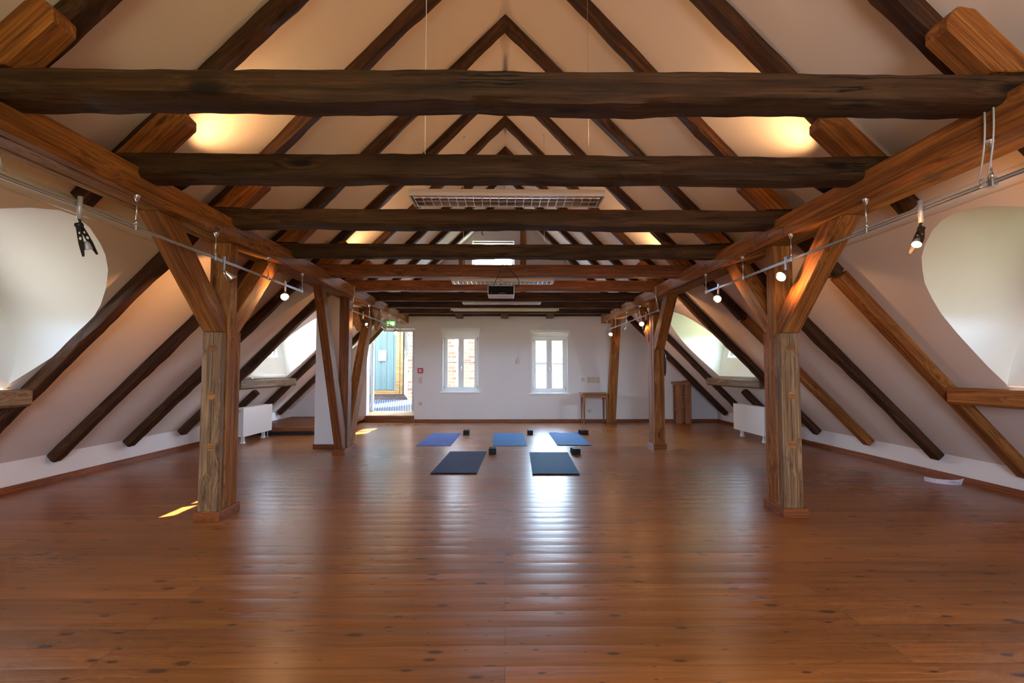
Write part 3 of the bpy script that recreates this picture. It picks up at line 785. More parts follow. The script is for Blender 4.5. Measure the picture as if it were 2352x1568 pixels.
# tie beams across the room: (far y, depth, top, bottom, material, wobble)
TIES = [(2.735, 0.195, 2.842, 2.682, M_TIE, 0.018), (3.785, 0.205, 2.848, 2.68, M_TIE, 0.016), (5.03, 0.22, 2.838, 2.68, M_TIE, 0.014),
        (6.335, 0.17, 2.836, 2.68, M_TIE, 0.011), (7.64, 0.15, 2.852, 2.68, M_RED, 0.0), (8.985, 0.16, 2.852, 2.68, M_RED, 0.0),
        (10.33, 0.17, 2.845, 2.68, M_OLD, 0.006), (11.46, 0.17, 2.815, 2.68, M_OLD, 0.006), (12.64, 0.17, 2.80, 2.68, M_OLD, 0.006)]
TLAB = ['massive dark tie beam nearest the viewer, crossing the whole top of the photo', 'dark hewn tie beam, second from the viewer, just in front of the first long lamp',
        'dark hewn tie beam ending over the two near posts', 'dark tie beam, fourth from the viewer, crossing in front of the loft window',
        'smooth reddish tie beam carrying the projector', 'smooth reddish tie beam just behind the projector', 'dark tie beam, seventh from the viewer, beyond the projector',
        'dark tie beam, eighth from the viewer, carrying the third long lamp', 'dark tie beam, last before the back wall, behind the screen case']
for (yf, d, zt, zb_, mm, wb), lb in zip(TIES, TLAB):
    hx = (RZ - zt) / RS - 0.012
    h = zt - zb_
    o = timber('tie_beam', mm, (-hx, yf - d / 2, zt), (hx, yf - d / 2, zt), d, h, ch=0.022 if wb else 0.006, wob=wb, seg=130 if wb else None, bulge=1 if wb else None)
    tag(o, lb, 'beam', 'tie beams across the hall')
o = timber('wall_plate_beam', M_OLD, (-2.48, BY - 0.09, 2.80), (2.48, BY - 0.09, 2.80), 0.14, 0.07, ch=0.01, wob=0.006, seg=60)
tag(o, 'thin dark beam lying along the top of the back wall', 'beam')
for x, lb in ((-1.17, 'rough beam end jutting from the back wall above the left window'), (-0.013, 'rough beam end jutting from the middle of the back wall'), (1.15, 'rough beam end jutting from the back wall above the right window')):
    o = timber('beam_stub', M_GREYW, (x, BY - 0.003, 2.755), (x, BY - 0.30, 2.755), 0.19, 0.085, ch=0.015, wob=0.004, seg=8)
    tag(o, lb, 'beam end', 'beam ends on the back wall')

# rafters
RW, RD = 0.145, 0.112
def rafter(s, yf, ya, xa, xb, label, m_=M_OLD, wob=0.019, d=RD, group='roof rafters', ext=0.0):
    """near face y at the foot yf and at the ridge ya; xa..xb the stretch of |x| that is built"""
    def yy(x): return ya + (yf - ya) * x / KX + RW / 2
    A = V((s * xa, yy(xa), cz(xa) - 0.0015)); B = V((s * xb, yy(xb), RZ - RS * xb - 0.0015))
    o = timber('rafter', m_, A, B, RW, d, up=(s * RS, 0, 1), ch=0.016 if wob else 0.006, wob=wob)
    if xb == top:       # mitred against its partner at the ridge
        bm = bmesh.new(); bm.from_mesh(o.data)
        Minv = o.matrix_world.inverted()
        r = bmesh.ops.bisect_plane(bm, geom=bm.verts[:] + bm.edges[:] + bm.faces[:], plane_co=Minv @ V((s * 0.0008, 0, 0)), plane_no=Minv.to_3x3() @ V((-s, 0, 0)), clear_outer=True)
        bmesh.ops.holes_fill(bm, edges=[g_ for g_ in r['geom_cut'] if isinstance(g_, bmesh.types.BMEdge)])
        bm.to_mesh(o.data); bm.free()
    if xa > KX - 0.1:   # plumb-cut foot against the knee wall, keeping it on this side of the wall
        me = o.data
        Mi = o.matrix_world.copy(); 
        bm = bmesh.new(); bm.from_mesh(me)
        Minv = Mi.inverted()
        co = Minv @ V((s * (xa - 0.004), 0, 0)); no_ = Minv.to_3x3() @ V((s, 0, 0))
        geom = bm.verts[:] + bm.edges[:] + bm.faces[:]
        r = bmesh.ops.bisect_plane(bm, geom=geom, plane_co=co, plane_no=no_, clear_outer=True)
        ed = [g_ for g_ in r['geom_cut'] if isinstance(g_, bmesh.types.BMEdge)]
        bmesh.ops.holes_fill(bm, edges=ed)
        bm.to_mesh(me); bm.free()
    return tag(o, label, 'rafter', group)
FX = KX + 0.0
top = -0.13
LR = [(2.86, 2.72, FX, top, 'dark rafter in the upper left corner, nearest to the viewer on the left slope'),
      (3.86, 3.64, 3.13, top, 'dark left rafter that ends cut off above the near left dormer'),
      (5.14, 4.80, FX, top, 'dark left rafter running along the far edge of the near left dormer'),
      (6.42, 6.27, FX, top, 'dark left rafter whose foot is farthest left of the three feet on the left wall'),
      (7.68, 7.60, FX, top, 'dark left rafter whose foot is the middle one of three on the left wall'),
      (8.94, 8.86, FX, top, 'dark left rafter running along the near edge of the far left dormer'),
      (11.47, 11.36, FX, top, 'dark left rafter along the far edge of the far left dormer'),
      (12.78, 12.70, FX, top, 'last dark rafter of the left slope, beside the white pillar')]
for yf, ya, a, b, lb in LR: rafter(-1, yf, ya, a, b, lb)
rafter(-1, 10.24, 10.12, FX, 4.83, 'short dark rafter stub under the sill beam of the far left dormer')
rafter(-1, 10.24, 10.12, 3.12, top, 'dark left rafter ending above the far left dormer')
RR = [(2.92, 2.72, KR, top, M_OLD, 'dark rafter in the upper right corner, nearest to the viewer on the right slope'),
      (4.05, 3.64, 3.13, top, M_OLD, 'dark right rafter that ends cut off above the near right dormer'),
      (6.60, 6.27, KR, top, M_OLD, 'dark right rafter whose rough foot is farthest right on the right wall'),
      (9.17, 8.86, KR, top, M_OLD, 'dark right rafter with its foot just right of the near post'),
      (11.80, 11.36, KR, top, M_OLD, 'dark right rafter along the far edge of the far right dormer'),
      (13.02, 12.70, KR, top, M_OLD, 'last dark rafter of the right slope, above the lectern')]
for yf, ya, a, b, mm, lb in RR: rafter(1, yf, ya, a, b, lb, mm)
# two right rafters have a new lower length spliced on
rafter(1, 5.45, 4.80, KR, 3.42, 'brown replacement rafter along the far edge of the near right dormer', M_NEW, 0.0)
rafter(1, 5.45, 4.80, 3.40, top, 'dark upper rafter length above the brown replacement near the right dormer')
rafter(1, 7.86, 7.60, KR, 3.62, 'brown replacement rafter between the two dark ones right of the near post', M_NEW, 0.0)
rafter(1, 7.86, 7.60, 3.60, top, 'dark upper rafter length beside the lit spotlight left of the near right post')
rafter(1, 10.55, 10.12, KR, 4.83, 'short dark rafter stub under the sill beam of the far right dormer')
rafter(1, 10.55, 10.12, 3.12, top, 'dark right rafter ending above the far right dormer')

# sill beams (trimmers) under the dormer openings and plastered trimmers above them
def sill(s, ya, yb, label, m_):
    x = 4.70
    A, B = V((s * x, ya, cz(x) + 0.03)), V((s * x, yb, cz(x) + 0.03))
    mb = MB()
    c_ = [(4.625, 1.175), (4.50, 1.175), (4.475, 1.155), (4.475, 1.035), (4.50, 1.01), (4.775, 1.012)]
    mb.prism([(s * p, ya, q) for p, q in c_], (0, yb - ya, 0))
    o = mb.build('sill_beam', m_, M=frame((s * 4.6, ya, 1.1), (0, 1, 0)))
    return tag(o, label, 'beam', 'sill beams of the dormers')
sill(-1, 2.99, 5.09, 'brown sill beam under the near left dormer', M_GREYW)
sill(1, 3.07, 5.32, 'brown sill beam under the near right dormer', M_NEW)
sill(-1, 9.06, 11.43, 'grey brown sill beam under the far left dormer, carrying a white roll', M_GREYW)
sill(1, 9.28, 11.72, 'grey brown sill beam under the far right dormer', M_GREYW)
def roll(s, ya, yb, label):
    mb = MB()
    n_ = 10; r = 0.062
    cx_ = 3.195; c0 = V((s * cx_, 0, cz(cx_)))
    t_ = V((s, 0, -RS)).normalized(); nrm = V((-s * RS, 0, -1)).normalized()
    pr = [c0 + t_ * (r * math.cos(w)) + nrm * (r * 0.55 * math.sin(w)) for w in [math.pi * k / n_ for k in range(n_ + 1)]]
    vs = [V((p.x, ya, p.z)) for p in pr] + [V((p.x, yb, p.z)) for p in pr]
    k = n_ + 1
    mb.add(vs, [(i, i + 1, k + i + 1, k + i) for i in range(n_)], True)
    mb.add(vs, [tuple(range(k)), tuple(range(2 * k - 1, k - 1, -1))])
    o = mb.build('trim_%s' % label.split('_')[0], M_GLOSSW)
    return structure(o, label.split('_')[1], 'trim')
roll(-1, 2.98, 5.08, '1_glossy white rounded trim above the near left dormer')
roll(1, 3.05, 5.15, '2_glossy white rounded trim above the near right dormer')
roll(-1, 9.06, 11.4, '3_glossy white rounded trim above the far left dormer')
roll(1, 9.2, 11.55, '4_glossy white rounded trim above the far right dormer')
o = MB().tube([(-4.555, 9.62, 1.215), (-4.555, 11.0, 1.215)], 0.036, 16)
o = o.build('rolled_blind', M_WHITE); tag(o, 'white rolled up blind lying on the far left sill beam', 'blind')

# short chamfered struts laid under the rafters on top of the tie beams
def strut(s, y, label):
    w = 0.15
    d0, d1 = 0.135, 0.315         # below the plaster, measured square to it
    c45 = 1 / SK
    def P(x, d): return (s * (x - d * RS * c45), y, cz(x) - d * c45)
    xt = 2.235 + d1 * RS * c45
    pts = [P(xt + 0.58, d0), P(xt + 0.02, d0), P(xt - 0.03, d0 + 0.05), P(xt - 0.03, d1 - 0.045), P(xt, d1), P(xt + 0.30, d1), P(xt + 0.44, d1 - 0.07)]
    lim, q = 2.858, []
    for i in range(len(pts)):
        a_, b_ = V(pts[i - 1]), V(pts[i])
        if (a_.z - lim) * (b_.z - lim) < 0: q.append(a_.lerp(b_, (lim - a_.z) / (b_.z - a_.z)))
        if b_.z >= lim: q.append(b_)
    pts = q
    mb = MB().prism(pts, (0, w, 0))
    o = mb.build('rafter_strut', M_NEW, M=frame(P(xt + 0.5, d0), (-s, 0, RS), (0, 1, 0)))
    bpy.context.view_layer.objects.active = o
    bv = o.modifiers.new('edge', 'BEVEL'); bv.width = 0.006; bv.segments = 1
    return tag(o, label, 'strut', 'struts under the rafters')
for y, a, b in ((2.555, 'upper left corner above the nearest tie beam', 'upper right corner above the nearest tie beam'),
                (3.63, 'left end of the second tie beam, by the glow', 'right end of the second tie beam, by the glow'),
                (4.86, 'left end of the third tie beam', 'right end of the third tie beam'),
                (6.20, 'left end of the fourth tie beam', 'right end of the fourth tie beam'),
                (7.52, 'left end of the projector tie beam', 'right end of the projector tie beam'),
                (8.86, 'left end of the tie beam behind the projector', 'right end of the tie beam behind the projector')):
    strut(-1, y, 'orange brown chamfered strut at the ' + a)
    strut(1, y, 'orange brown chamfered strut at the ' + b)

# near posts
def plinth(x0, x1, y0, y1, parent, h=0.085, t=0.02):
    for nm, a, b in (('plinth_board', (x0 - t, y0 - t), (x1 + t, y0)), ('plinth_board', (x0 - t, y1), (x1 + t, y1 + t)), ('plinth_board', (x0 - t, y0), (x0, y1)), ('plinth_board', (x1, y0), (x1 + t, y1))):
        dx = abs(b[0] - a[0]) > abs(b[1] - a[1])
        MB().box((a[0], a[1], 0), (b[0], b[1], h), 0.003).build(nm, M_BASE, parent, M=frame((a[0], a[1], 0), (1, 0, 0) if dx else (0, 1, 0)))
def near_post(s, yf, label):
    xi, xo = 2.575, 2.765
    x0, x1 = sorted((s * xi, s * xo))
    e = empty('timber_post', (s * 2.67, yf + 0.17, 0), label, 'post', 'near posts')
    def tb(name, m_, y0, y1, z1, dx0=0.0, dx1=0.0):
        return MB().box((x0 + dx0, y0, 0.0), (x1 - dx1, y1, z1), 0.006).build(name, m_, e, M=frame((s * 2.67, (y0 + y1) / 2, 0), (0, 0, 1), (0, 1, 0)))
    tb('front_timber', M_PALE, yf, yf + 0.098, 1.70, 0.003, 0.012)
    tb('core_timber', M_NEW, yf + 0.10, yf + 0.235, PZ0 - 0.001)
    tb('rear_timber', M_NEW, yf + 0.237, yf + 0.335, 1.715, 0.004, 0.004)
    for z in ((1.555, 1.12, 0.66) if s < 0 else (1.56, 1.115, 0.665)):
        MB().lathe([(0.0, 0.034), (0.0045, 0.034), (0.0045, 0.0)], (s * 2.665, yf + 0.002, z), (0, -1, 0), 24, False).build('wooden_plug', M_NEW, e)
    # a long drying crack in the pale face
    mb = MB()
    for k in range(14):
        z0_, z1_ = 0.55 + k * 0.082, 0.55 + (k + 1) * 0.082
        xk = s * 2.664 + 0.0025 * math.sin(k * 0.7 + s)
        w_ = 0.0012 + 0.0016 * abs(math.sin(k * 0.9))
        mb.box((xk - w_, yf - 0.0012, z0_), (xk + w_, yf + 0.004, z1_))
    mb.build('drying_crack', M_BLACK, e)
    plinth(x0, x1, yf, yf + 0.337, e)
near_post(-1, 4.855, 'thick brown timber post left in the foreground with a pale front face')
near_post(1, 4.91, 'thick brown timber post right in the foreground with a pale front face')

def brace(name, m_, prof, x0, x1, label, cat='brace', group='diagonal braces'):
    """profile in (y, z), extruded from x0 to x1"""
    a, b = V((0, *prof[0])), V((0, *prof[-1]))
    mb = MB().prism([(x0, y, z) for y, z in prof], (x1 - x0, 0, 0))
    d = V((0, prof[-1][0] - prof[0][0], prof[-1][1] - prof[0][1]))
    o = mb.build(name, m_, M=frame(((x0 + x1) / 2, *prof[0]), d, (1, 0, 0)))
    bv = o.modifiers.new('edge', 'BEVEL'); bv.width = 0.005; bv.segments = 1
    return tag(o, label, cat, group)
for s, yf, side in ((-1, 4.855, 'left'), (1, 4.91, 'right')):
    x0, x1 = sorted((s * 2.595, s * 2.755))
    zt = PZ0 - 0.001
    brace('brace', M_NEW, [(yf - 0.92, zt), (yf - 0.645, zt), (yf + 0.098, 1.84), (yf + 0.098, 1.702), (yf - 0.012, 1.702)], x0, x1, 'brown brace leaning from the near %s post towards the viewer' % side)
    brace('brace', M_NEW, [(yf + 1.23, zt), (yf + 0.96, zt), (yf + 0.237, 1.86), (yf + 0.237, 1.717), (yf + 0.345, 1.717)], x0, x1, 'brown brace leaning from the near %s post towards the back wall' % side)

# far left V shaped post group
zt = PZ0 - 0.001
e = empty('timber_post', (-2.65, 8.86, 0), 'reddish upright post of the V shaped group beside the white pillar', 'post')
MB().box((-2.735, 8.74, 0.0), (-2.575, 8.90, zt), 0.006).build('shaft', M_RED, e, M=frame((-2.65, 8.82, 0), (0, 0, 1), (0, 1, 0)))
MB().box((-2.735, 8.902, 0.0), (-2.575, 8.945, zt - 0.02), 0.006).build('rear_board', M_PALE, e, M=frame((-2.65, 8.92, 0), (0, 0, 1), (0, 1, 0)))
plinth(-2.735, -2.575, 8.555, 9.18, e)
brace('raking_post', M_RED, [(7.49, zt), (7.66, zt), (8.735, 0.35), (8.735, 0.0), (8.605, 0.0)], -2.728, -2.60, 'reddish raking post of the V shaped group, leaning towards the viewer', 'post', 'raking posts')
brace('raking_post', M_NEW, [(10.48, zt), (10.25, zt), (8.95, 0.35), (8.95, 0.0), (9.115, 0.0)], -2.728, -2.582, 'brown raking post of the V shaped group, leaning towards the back wall', 'post', 'raking posts')
brace('bracket_block', M_NEW, [(10.10, zt), (10.85, zt), (10.85, 2.36), (10.52, 2.12), (10.36, 2.20), (10.10, 2.42)], -2.95, -2.80, 'brown notched bracket block under the left purlin near the door', 'bracket', 'bracket blocks')
brace('bracket_block', M_NEW, [(10.20, zt), (10.85, zt), (10.85, 2.36), (10.52, 2.12), (10.45, 2.16), (10.20, 2.42)], -2.578, -2.54, 'reddish notched bracket block beside the left rear track', 'bracket', 'bracket blocks')
o = timber('raking_board', M_OCHRE, (-3.55, BY - 0.035, 2.045), (-3.17, BY - 0.035, 2.465), 0.05, 0.085, up=(-1, 0, 1), ch=0.004)
tag(o, 'bright ochre diagonal board crossing the upper left corner of the doorway', 'board')

# far right post with braces
e = empty('timber_post', (2.64, 9.25, 0), 'brown timber post beside the lectern on the right', 'post')
MB().box((2.565, 9.10, 0), (2.745, 9.22, 2.3), 0.006).build('front_timber', M_NEW, e, M=frame((2.65, 9.16, 0), (0, 0, 1), (0, 1, 0)))
MB().box((2.56, 9.222, 0), (2.745, 9.345, zt), 0.006).build('core_timber', M_NEW, e, M=frame((2.65, 9.28, 0), (0, 0, 1), (0, 1, 0)))
MB().box((2.563, 9.347, 0), (2.743, 9.45, 1.84), 0.006).build('rear_timber', M_NEW, e, M=frame((2.65, 9.40, 0), (0, 0, 1), (0, 1, 0)))
plinth(2.56, 2.745, 9.10, 9.455, e)
brace('brace', M_NEW, [(8.26, zt), (8.50, zt), (9.098, 1.93), (9.098, 1.70), (9.02, 1.70)], 2.57, 2.73, 'brown brace leaning from the lectern side post towards the viewer')
brace('brace', M_NEW, [(10.38, zt), (10.14, zt), (9.452, 1.98), (9.452, 1.79)], 2.57, 2.73, 'brown brace leaning from the lectern side post towards the back wall')
brace('raking_post', M_NEW, [(12.60, zt), (12.80, zt), (13.56, 0.0), (13.34, 0.0)], 2.58, 2.78, 'brown leaning post beside the small table', 'post', 'raking posts')
e = empty('post_plinth', (2.66, 13.45, 0), 'reddish plinth boards at the foot of the leaning post', 'plinth')
plinth(2.575, 2.785, 13.30, 13.57, e)
cb = MB()
random.seed(3)
for k in range(9):
    r = 0.05 + 0.012 * random.random(); zc = 1.56 - 0.02 * k * 0.6
    cb.tube([(2.765 + 0.006 * k % 0.02, 9.15 + r * 0.6 * math.cos(w), zc - 0.06 + (0.14 + 0.01 * (k % 3)) * math.sin(w)) for w in [2 * math.pi * i / 20 for i in range(21)]], 0.006, 6)
cb = cb.build('cable_coil', M_BLACK)
tag(cb, 'black cable coil hanging on the post beside the lectern', 'cable')

# white pillar
e = empty('chimney_pillar', (-3.06, 9.5, 0), 'square white plastered pillar behind the V shaped posts', 'pillar')
px0, px1, py0, py1 = -3.275, -2.86, 9.20, 9.75
mb = MB()
mb.add([(px0, py0, 0), (px1, py0, 0), (px1, py1, 0), (px0, py1, 0), (px0, py0, cz(px0) - 0.002), (px1, py0, cz(px1) - 0.002), (px1, py1, cz(px1) - 0.002), (px0, py1, cz(px0) - 0.002)],
       [(0, 3, 2, 1), (4, 5, 6, 7), (0, 1, 5, 4), (1, 2, 6, 5), (2, 3, 7, 6), (3, 0, 4, 7)])
mb.build('plaster_shaft', M_WALL, e)
plinth(px0, px1, py0, py1, e, h=0.075)
# wooden platform in the left back corner
e = empty('platform', (-4.4, 12.3, 0), 'low reddish wooden platform in the left back corner', 'platform')
mb = MB().box((-KX + 0.003, 11.06, 0.075), (-3.60, BY - 0.003, 0.15), 0.005)
mb.build('deck', M_RED, e, M=frame((-4.4, 11.06, 0.1), (1, 0, 0)))
MB().box((-KX + 0.02, 11.10, 0.0), (-3.62, 11.14, 0.075)).build('shadow_gap', M_BLACK, e)  # black strip standing in for the shade under the deck lip

# ------------------------------------------------------------------ radiators
def radiator(s, y0, y1, label, valve):
    e = empty('radiator', (s * 4.82, (y0 + y1) / 2, 0), label, 'radiator', 'radiators under the far dormers')
    xf, xb = s * 4.755, s * 4.885
    MB().box((xf, y0, 0.125), (xf + s * 0.012, y1, 0.655), 0.004).build('front_panel', M_RAD, e)
    MB().box((xb - s * 0.012, y0, 0.125), (xb, y1, 0.655), 0.004).build('rear_panel', M_RAD, e)
    for y in (y0, y1 - 0.006):
        MB().box((xf + s * 0.0125, y + 0.001, 0.13), (xb - s * 0.0125, y + 0.006, 0.65)).build('side_cover', M_RAD, e)
    gr = MB()
    gr.box((xf + s * 0.0125, y0 + 0.01, 0.640), (xf + s * 0.022, y1 - 0.01, 0.652)); gr.box((xb - s * 0.022, y0 + 0.01, 0.640), (xb - s * 0.0125, y1 - 0.01, 0.652))
    k = 0
    while y0 + 0.03 + k * 0.03 < y1 - 0.03:
        yy = y0 + 0.03 + k * 0.03
        gr.box((xf + s * 0.022, yy, 0.642), (xb - s * 0.022, yy + 0.010, 0.650)); k += 1
    gr.build('top_grille', M_RAD, e)
    for y in (y0 + 0.12, y1 - 0.25):
        f = MB()
        f.prism([(xf + s * 0.035, y - 0.055, 0.0), (xf + s * 0.035, y + 0.055, 0.0), (xf + s * 0.035, y + 0.05, 0.012), (xf + s * 0.035, y + 0.018, 0.04), (xf + s * 0.035, y + 0.012, 0.13), (xf + s * 0.035, y - 0.012, 0.13), (xf + s * 0.035, y - 0.018, 0.04), (xf + s * 0.035, y - 0.05, 0.012)], (s * 0.055, 0, 0))
        f.build('foot', M_WHITE, e)
    yv = y0 + 0.045 if valve == 'near' else y1 - 0.12
    for dx in (0.035, 0.085):
        MB().tube([(xf + s * dx, yv, 0.0), (xf + s * dx, yv, 0.13)], 0.009, 10).build('supply_pipe', M_CHROME, e)
        MB().lathe([(0, 0.0), (0, 0.024), (0.008, 0.024), (0.012, 0.0)], (xf + s * dx, yv, 0.0), (0, 0, 1), 14).build('pipe_rosette', M_WHITE, e)
    MB().lathe([(0, 0.0), (0, 0.020), (0.03, 0.024), (0.055, 0.020), (0.06, 0.0)], (s * 4.82, y0, 0.60), (0, -1, 0), 16).build('thermostat_knob', M_WHITE if s > 0 else M_GREYM, e)
radiator(-1, 9.74, 10.93, 'white panel radiator on feet behind the near left post', 'far')
radiator(1, 9.72, 11.02, 'white panel radiator on feet behind the near right post', 'near')

# ------------------------------------------------------------------ yoga mats and blocks
def yoga_mat(name_pts, m_, label, curl=0.0, thick=0.006, wave=0.0):
    (x0, y0), (x1, y1), (x2, y2), (x3, y3) = name_pts       # near left, near right, far right, far left
    nu, nv = 16, 46
    top_, bot = [], []
    for j in range(nv + 1):
        t = j / nv
        for i in range(nu + 1):
            u = i / nu
            a = V((x0, y0, 0)).lerp(V((x1, y1, 0)), u); b = V((x3, y3, 0)).lerp(V((x2, y2, 0)), u)
            p = a.lerp(b, t)
            z = 0.0
            dn = (1 - t) * 1.84; df = t * 1.84
            if curl: z += curl * max(0.0, 1 - t * 1.84 / 0.10) ** 2
            if wave: z += wave * max(0.0, 1 - (1 - t) * 1.84 / 0.12) * max(0, math.sin(u * math.pi * 2 + 0.6))
            z += 0.0012 * (noise.noise(V((p.x * 3, p.y * 3, 2.0))) + 1) * min(1, 8 * u * (1 - u))
            top_.append((p.x, p.y, z + thick)); bot.append((p.x, p.y, z + 0.0005))
    w = nu + 1; n_ = len(top_)
    fs = []
    for j in range(nv):
        for i in range(nu):
            q = (j * w + i, j * w + i + 1, (j + 1) * w + i + 1, (j + 1) * w + i)
            fs.append(q); fs.append(tuple(n_ + k for k in reversed(q)))
    edge = [i for i in range(w)] + [(j + 1) * w - 1 for j in range(1, nv + 1)] + [nv * w + i for i in reversed(range(nu))] + [j * w for j in reversed(range(1, nv))]
    for k in range(len(edge)):
        a, b = edge[k], edge[(k + 1) % len(edge)]
        fs.append((b, a, n_ + a, n_ + b))
    mb = MB().add(top_ + bot, fs)
    o = mb.build('yoga_mat', m_)
    return tag(o, label, 'yoga mat', 'yoga mats on the floor')
yoga_mat([(-0.974, 6.975), (-0.368, 6.97), (-0.302, 8.83), (-0.906, 8.836)], M_MAT_B, 'dark navy yoga mat at the front left of the five', 0.012)
yoga_mat([(0.355, 6.905), (0.967, 6.897), (1.025, 8.72), (0.399, 8.727)], M_MAT_C, 'teal blue yoga mat at the front right of the five', 0.012)
yoga_mat([(-1.583, 9.49), (-0.965, 9.482), (-0.933, 11.33), (-1.543, 11.34)], M_MAT_A, 'violet blue yoga mat at the back left, nearest the doorway', 0.0)
yoga_mat([(-0.216, 9.472), (0.394, 9.464), (0.388, 11.314), (-0.231, 11.322)], M_MAT_D, 'blue yoga mat in the middle of the back row', 0.0)
yoga_mat([(0.932, 9.511), (1.546, 9.503), (1.545, 11.35), (0.934, 11.33)], M_MAT_D, 'bright blue yoga mat at the back right with a rippled far edge', 0.008, wave=0.014)
def block(x0, x1, y, h, ang, label):
    mb = MB().box((x0, y, 0.0005), (x1, y + 0.225, h), 0.008)
    c_ = V(((x0 + x1) / 2, y, 0))
    R_ = Matrix.Translation(c_) @ Matrix.Rotation(math.radians(ang), 4, 'Z') @ Matrix.Translation(-c_)
    mb.v = [R_ @ p for p in mb.v]
    tag(mb.build('yoga_block', M_FOAM), label, 'yoga block', 'black yoga blocks')
block(-0.262, -0.142, 8.575, 0.087, 0, 'black yoga block at the far end of the dark navy mat')
block(1.09, 1.21, 8.515, 0.087, 6, 'black yoga block at the far end of the front teal mat')
block(-0.868, -0.745, 11.065, 0.088, 0, 'black yoga block right of the violet blue mat')
block(0.47, 0.585, 11.085, 0.09, 0, 'black yoga block right of the middle blue mat')
block(1.615, 1.745, 11.07, 0.09, 18, 'black yoga block right of the rippled blue mat')

# ------------------------------------------------------------------ table, lectern, card strip
e = empty('side_table', (2.25, 13.43, 0), 'small wooden side table with tapered legs against the back wall', 'table')
MB().box((1.915, 13.15, 0.735), (2.568, 13.68, 0.765), 0.004).build('table_top', M_FURN, e, M=frame((1.9, 13.2, 0.75), (1, 0, 0)))
ap = MB(); ap.box((1.98, 13.19, 0.655), (2.52, 13.21, 0.733)); ap.box((1.98, 13.62, 0.655), (2.52, 13.64, 0.733)); ap.box((1.955, 13.21, 0.655), (1.975, 13.62, 0.733)); ap.box((2.525, 13.21, 0.655), (2.545, 13.62, 0.733))
ap.build('apron', M_FURN, e, M=frame((1.9, 13.2, 0.7), (1, 0, 0)))
for x in (1.972, 2.528):
    for y in (13.20, 13.63):
        mb = MB(); a, b = 0.026, 0.014
        sx_ = 1 if x < 2.2 else -1; sy_ = 1 if y < 13.4 else -1
        vs = [(x - a, y - a, 0.733), (x + a, y - a, 0.733), (x + a, y + a, 0.733), (x - a, y + a, 0.733)]
        bx, by = x - sx_ * 0.008, y - sy_ * 0.008
        vs += [(bx - b, by - b, 0), (bx + b, by - b, 0), (bx + b, by + b, 0), (bx - b, by + b, 0)]
        mb.add(vs, [(0, 1, 2, 3), (7, 6, 5, 4), (0, 4, 5, 1), (1, 5, 6, 2), (2, 6, 7, 3), (3, 7, 4, 0)])
        mb.build('leg', M_FURN, e, M=frame((x, y, 0), (0, 0, 1), (0, 1, 0)))

def rotz(mb, c_, deg):
    c_ = V(c_); R_ = Matrix.Translation(c_) @ Matrix.Rotation(math.radians(deg), 4, 'Z') @ Matrix.Translation(-c_)
    mb.v = [R_ @ p for p in mb.v]
    return mb
lc = (4.27, 13.24, 0)
e = empty('lectern', (4.4, 13.35, 0), 'narrow reddish wooden lectern with open shelves and slanted top', 'lectern')
fz = frame(lc, (0, 0, 1), (0, 1, 0))
def lbox(nm, a, b, M=fz): rotz(MB().box(a, b, 0.003), lc, -8).build(nm, M_FURN, e, M=M)
x0 = 4.27
lbox('front_board', (x0, 13.24, 0), (x0 + 0.145, 13.262, 0.96))
lbox('front_board', (x0 + 0.225, 13.24, 0), (x0 + 0.38, 13.262, 0.98))
lbox('back_panel', (x0 + 0.0, 13.60, 0), (x0 + 0.38, 13.622, 0.99))
lbox('side_panel', (x0 + 0.358, 13.262, 0), (x0 + 0.38, 13.60, 0.98))
for z in (0.33, 0.66):
    lbox('shelf', (x0 + 0.004, 13.262, z), (x0 + 0.358, 13.60, z + 0.035), frame(lc, (1, 0, 0)))
mb = MB().prism([(x0 - 0.04, 13.19, 0.955), (x0 - 0.04, 13.65, 1.0), (x0 - 0.04, 13.65, 1.04), (x0 - 0.04, 13.19, 0.995)], (0.46, 0, 0.03))
rotz(mb, lc, -8).build('slanted_top', M_FURN, e, M=frame(lc, (1, 0, 0)))
mb = MB().prism([(x0 + 0.24, 13.60, 1.03), (x0 + 0.24, 13.66, 1.035), (x0 + 0.24, 13.66, 1.07), (x0 + 0.24, 13.60, 1.065)], (0.18, 0, 0.01))
rotz(mb, lc, -8).build('book_ledge', M_FURN, e, M=frame(lc, (1, 0, 0)))

mb = MB()
base = [(5.115, 6.46), (5.125, 6.40), (5.15, 6.33), (5.20, 6.275), (5.26, 6.245), (5.33, 6.235), (5.38, 6.245)]
cs = []
for i in range(len(base) - 1):
    for k in range(5):
        t = k / 5; cs.append((base[i][0] + (base[i + 1][0] - base[i][0]) * t, base[i][1] + (base[i + 1][1] - base[i][1]) * t))
cs.append(base[-1])
vs = []
nn_ = len(cs)
for (x, y), t in zip(cs, [i / (nn_ - 1) for i in range(nn_)]):
    vs.append((x, y, 0.001))
for (x, y), t in zip(cs, [i / (nn_ - 1) for i in range(nn_)]):
    vs.append((x + 0.045 * t * t, y + 0.012, 0.052 + 0.022 * t ** 6))
for (x, y), t in zip(cs, [i / (nn_ - 1) for i in range(nn_)]):
    vs.append((x + 0.002, y + 0.003, 0.001))
for (x, y), t in zip(cs, [i / (nn_ - 1) for i in range(nn_)]):
    vs.append((x + 0.045 * t * t + 0.002, y + 0.015, 0.052 + 0.022 * t ** 6))
fs = []
for i in range(nn_ - 1):
    fs += [(i, i + 1, nn_ + i + 1, nn_ + i), (2 * nn_ + i + 1, 2 * nn_ + i, 3 * nn_ + i, 3 * nn_ + i + 1), (nn_ + i, nn_ + i + 1, 3 * nn_ + i + 1, 3 * nn_ + i)]
mb.add(vs, fs)
cd = mb.build('card_strip', M_PINKPAPER)
tag(cd, 'curled white card strip with blue print lying by the right skirting', 'card')
pr = MB()
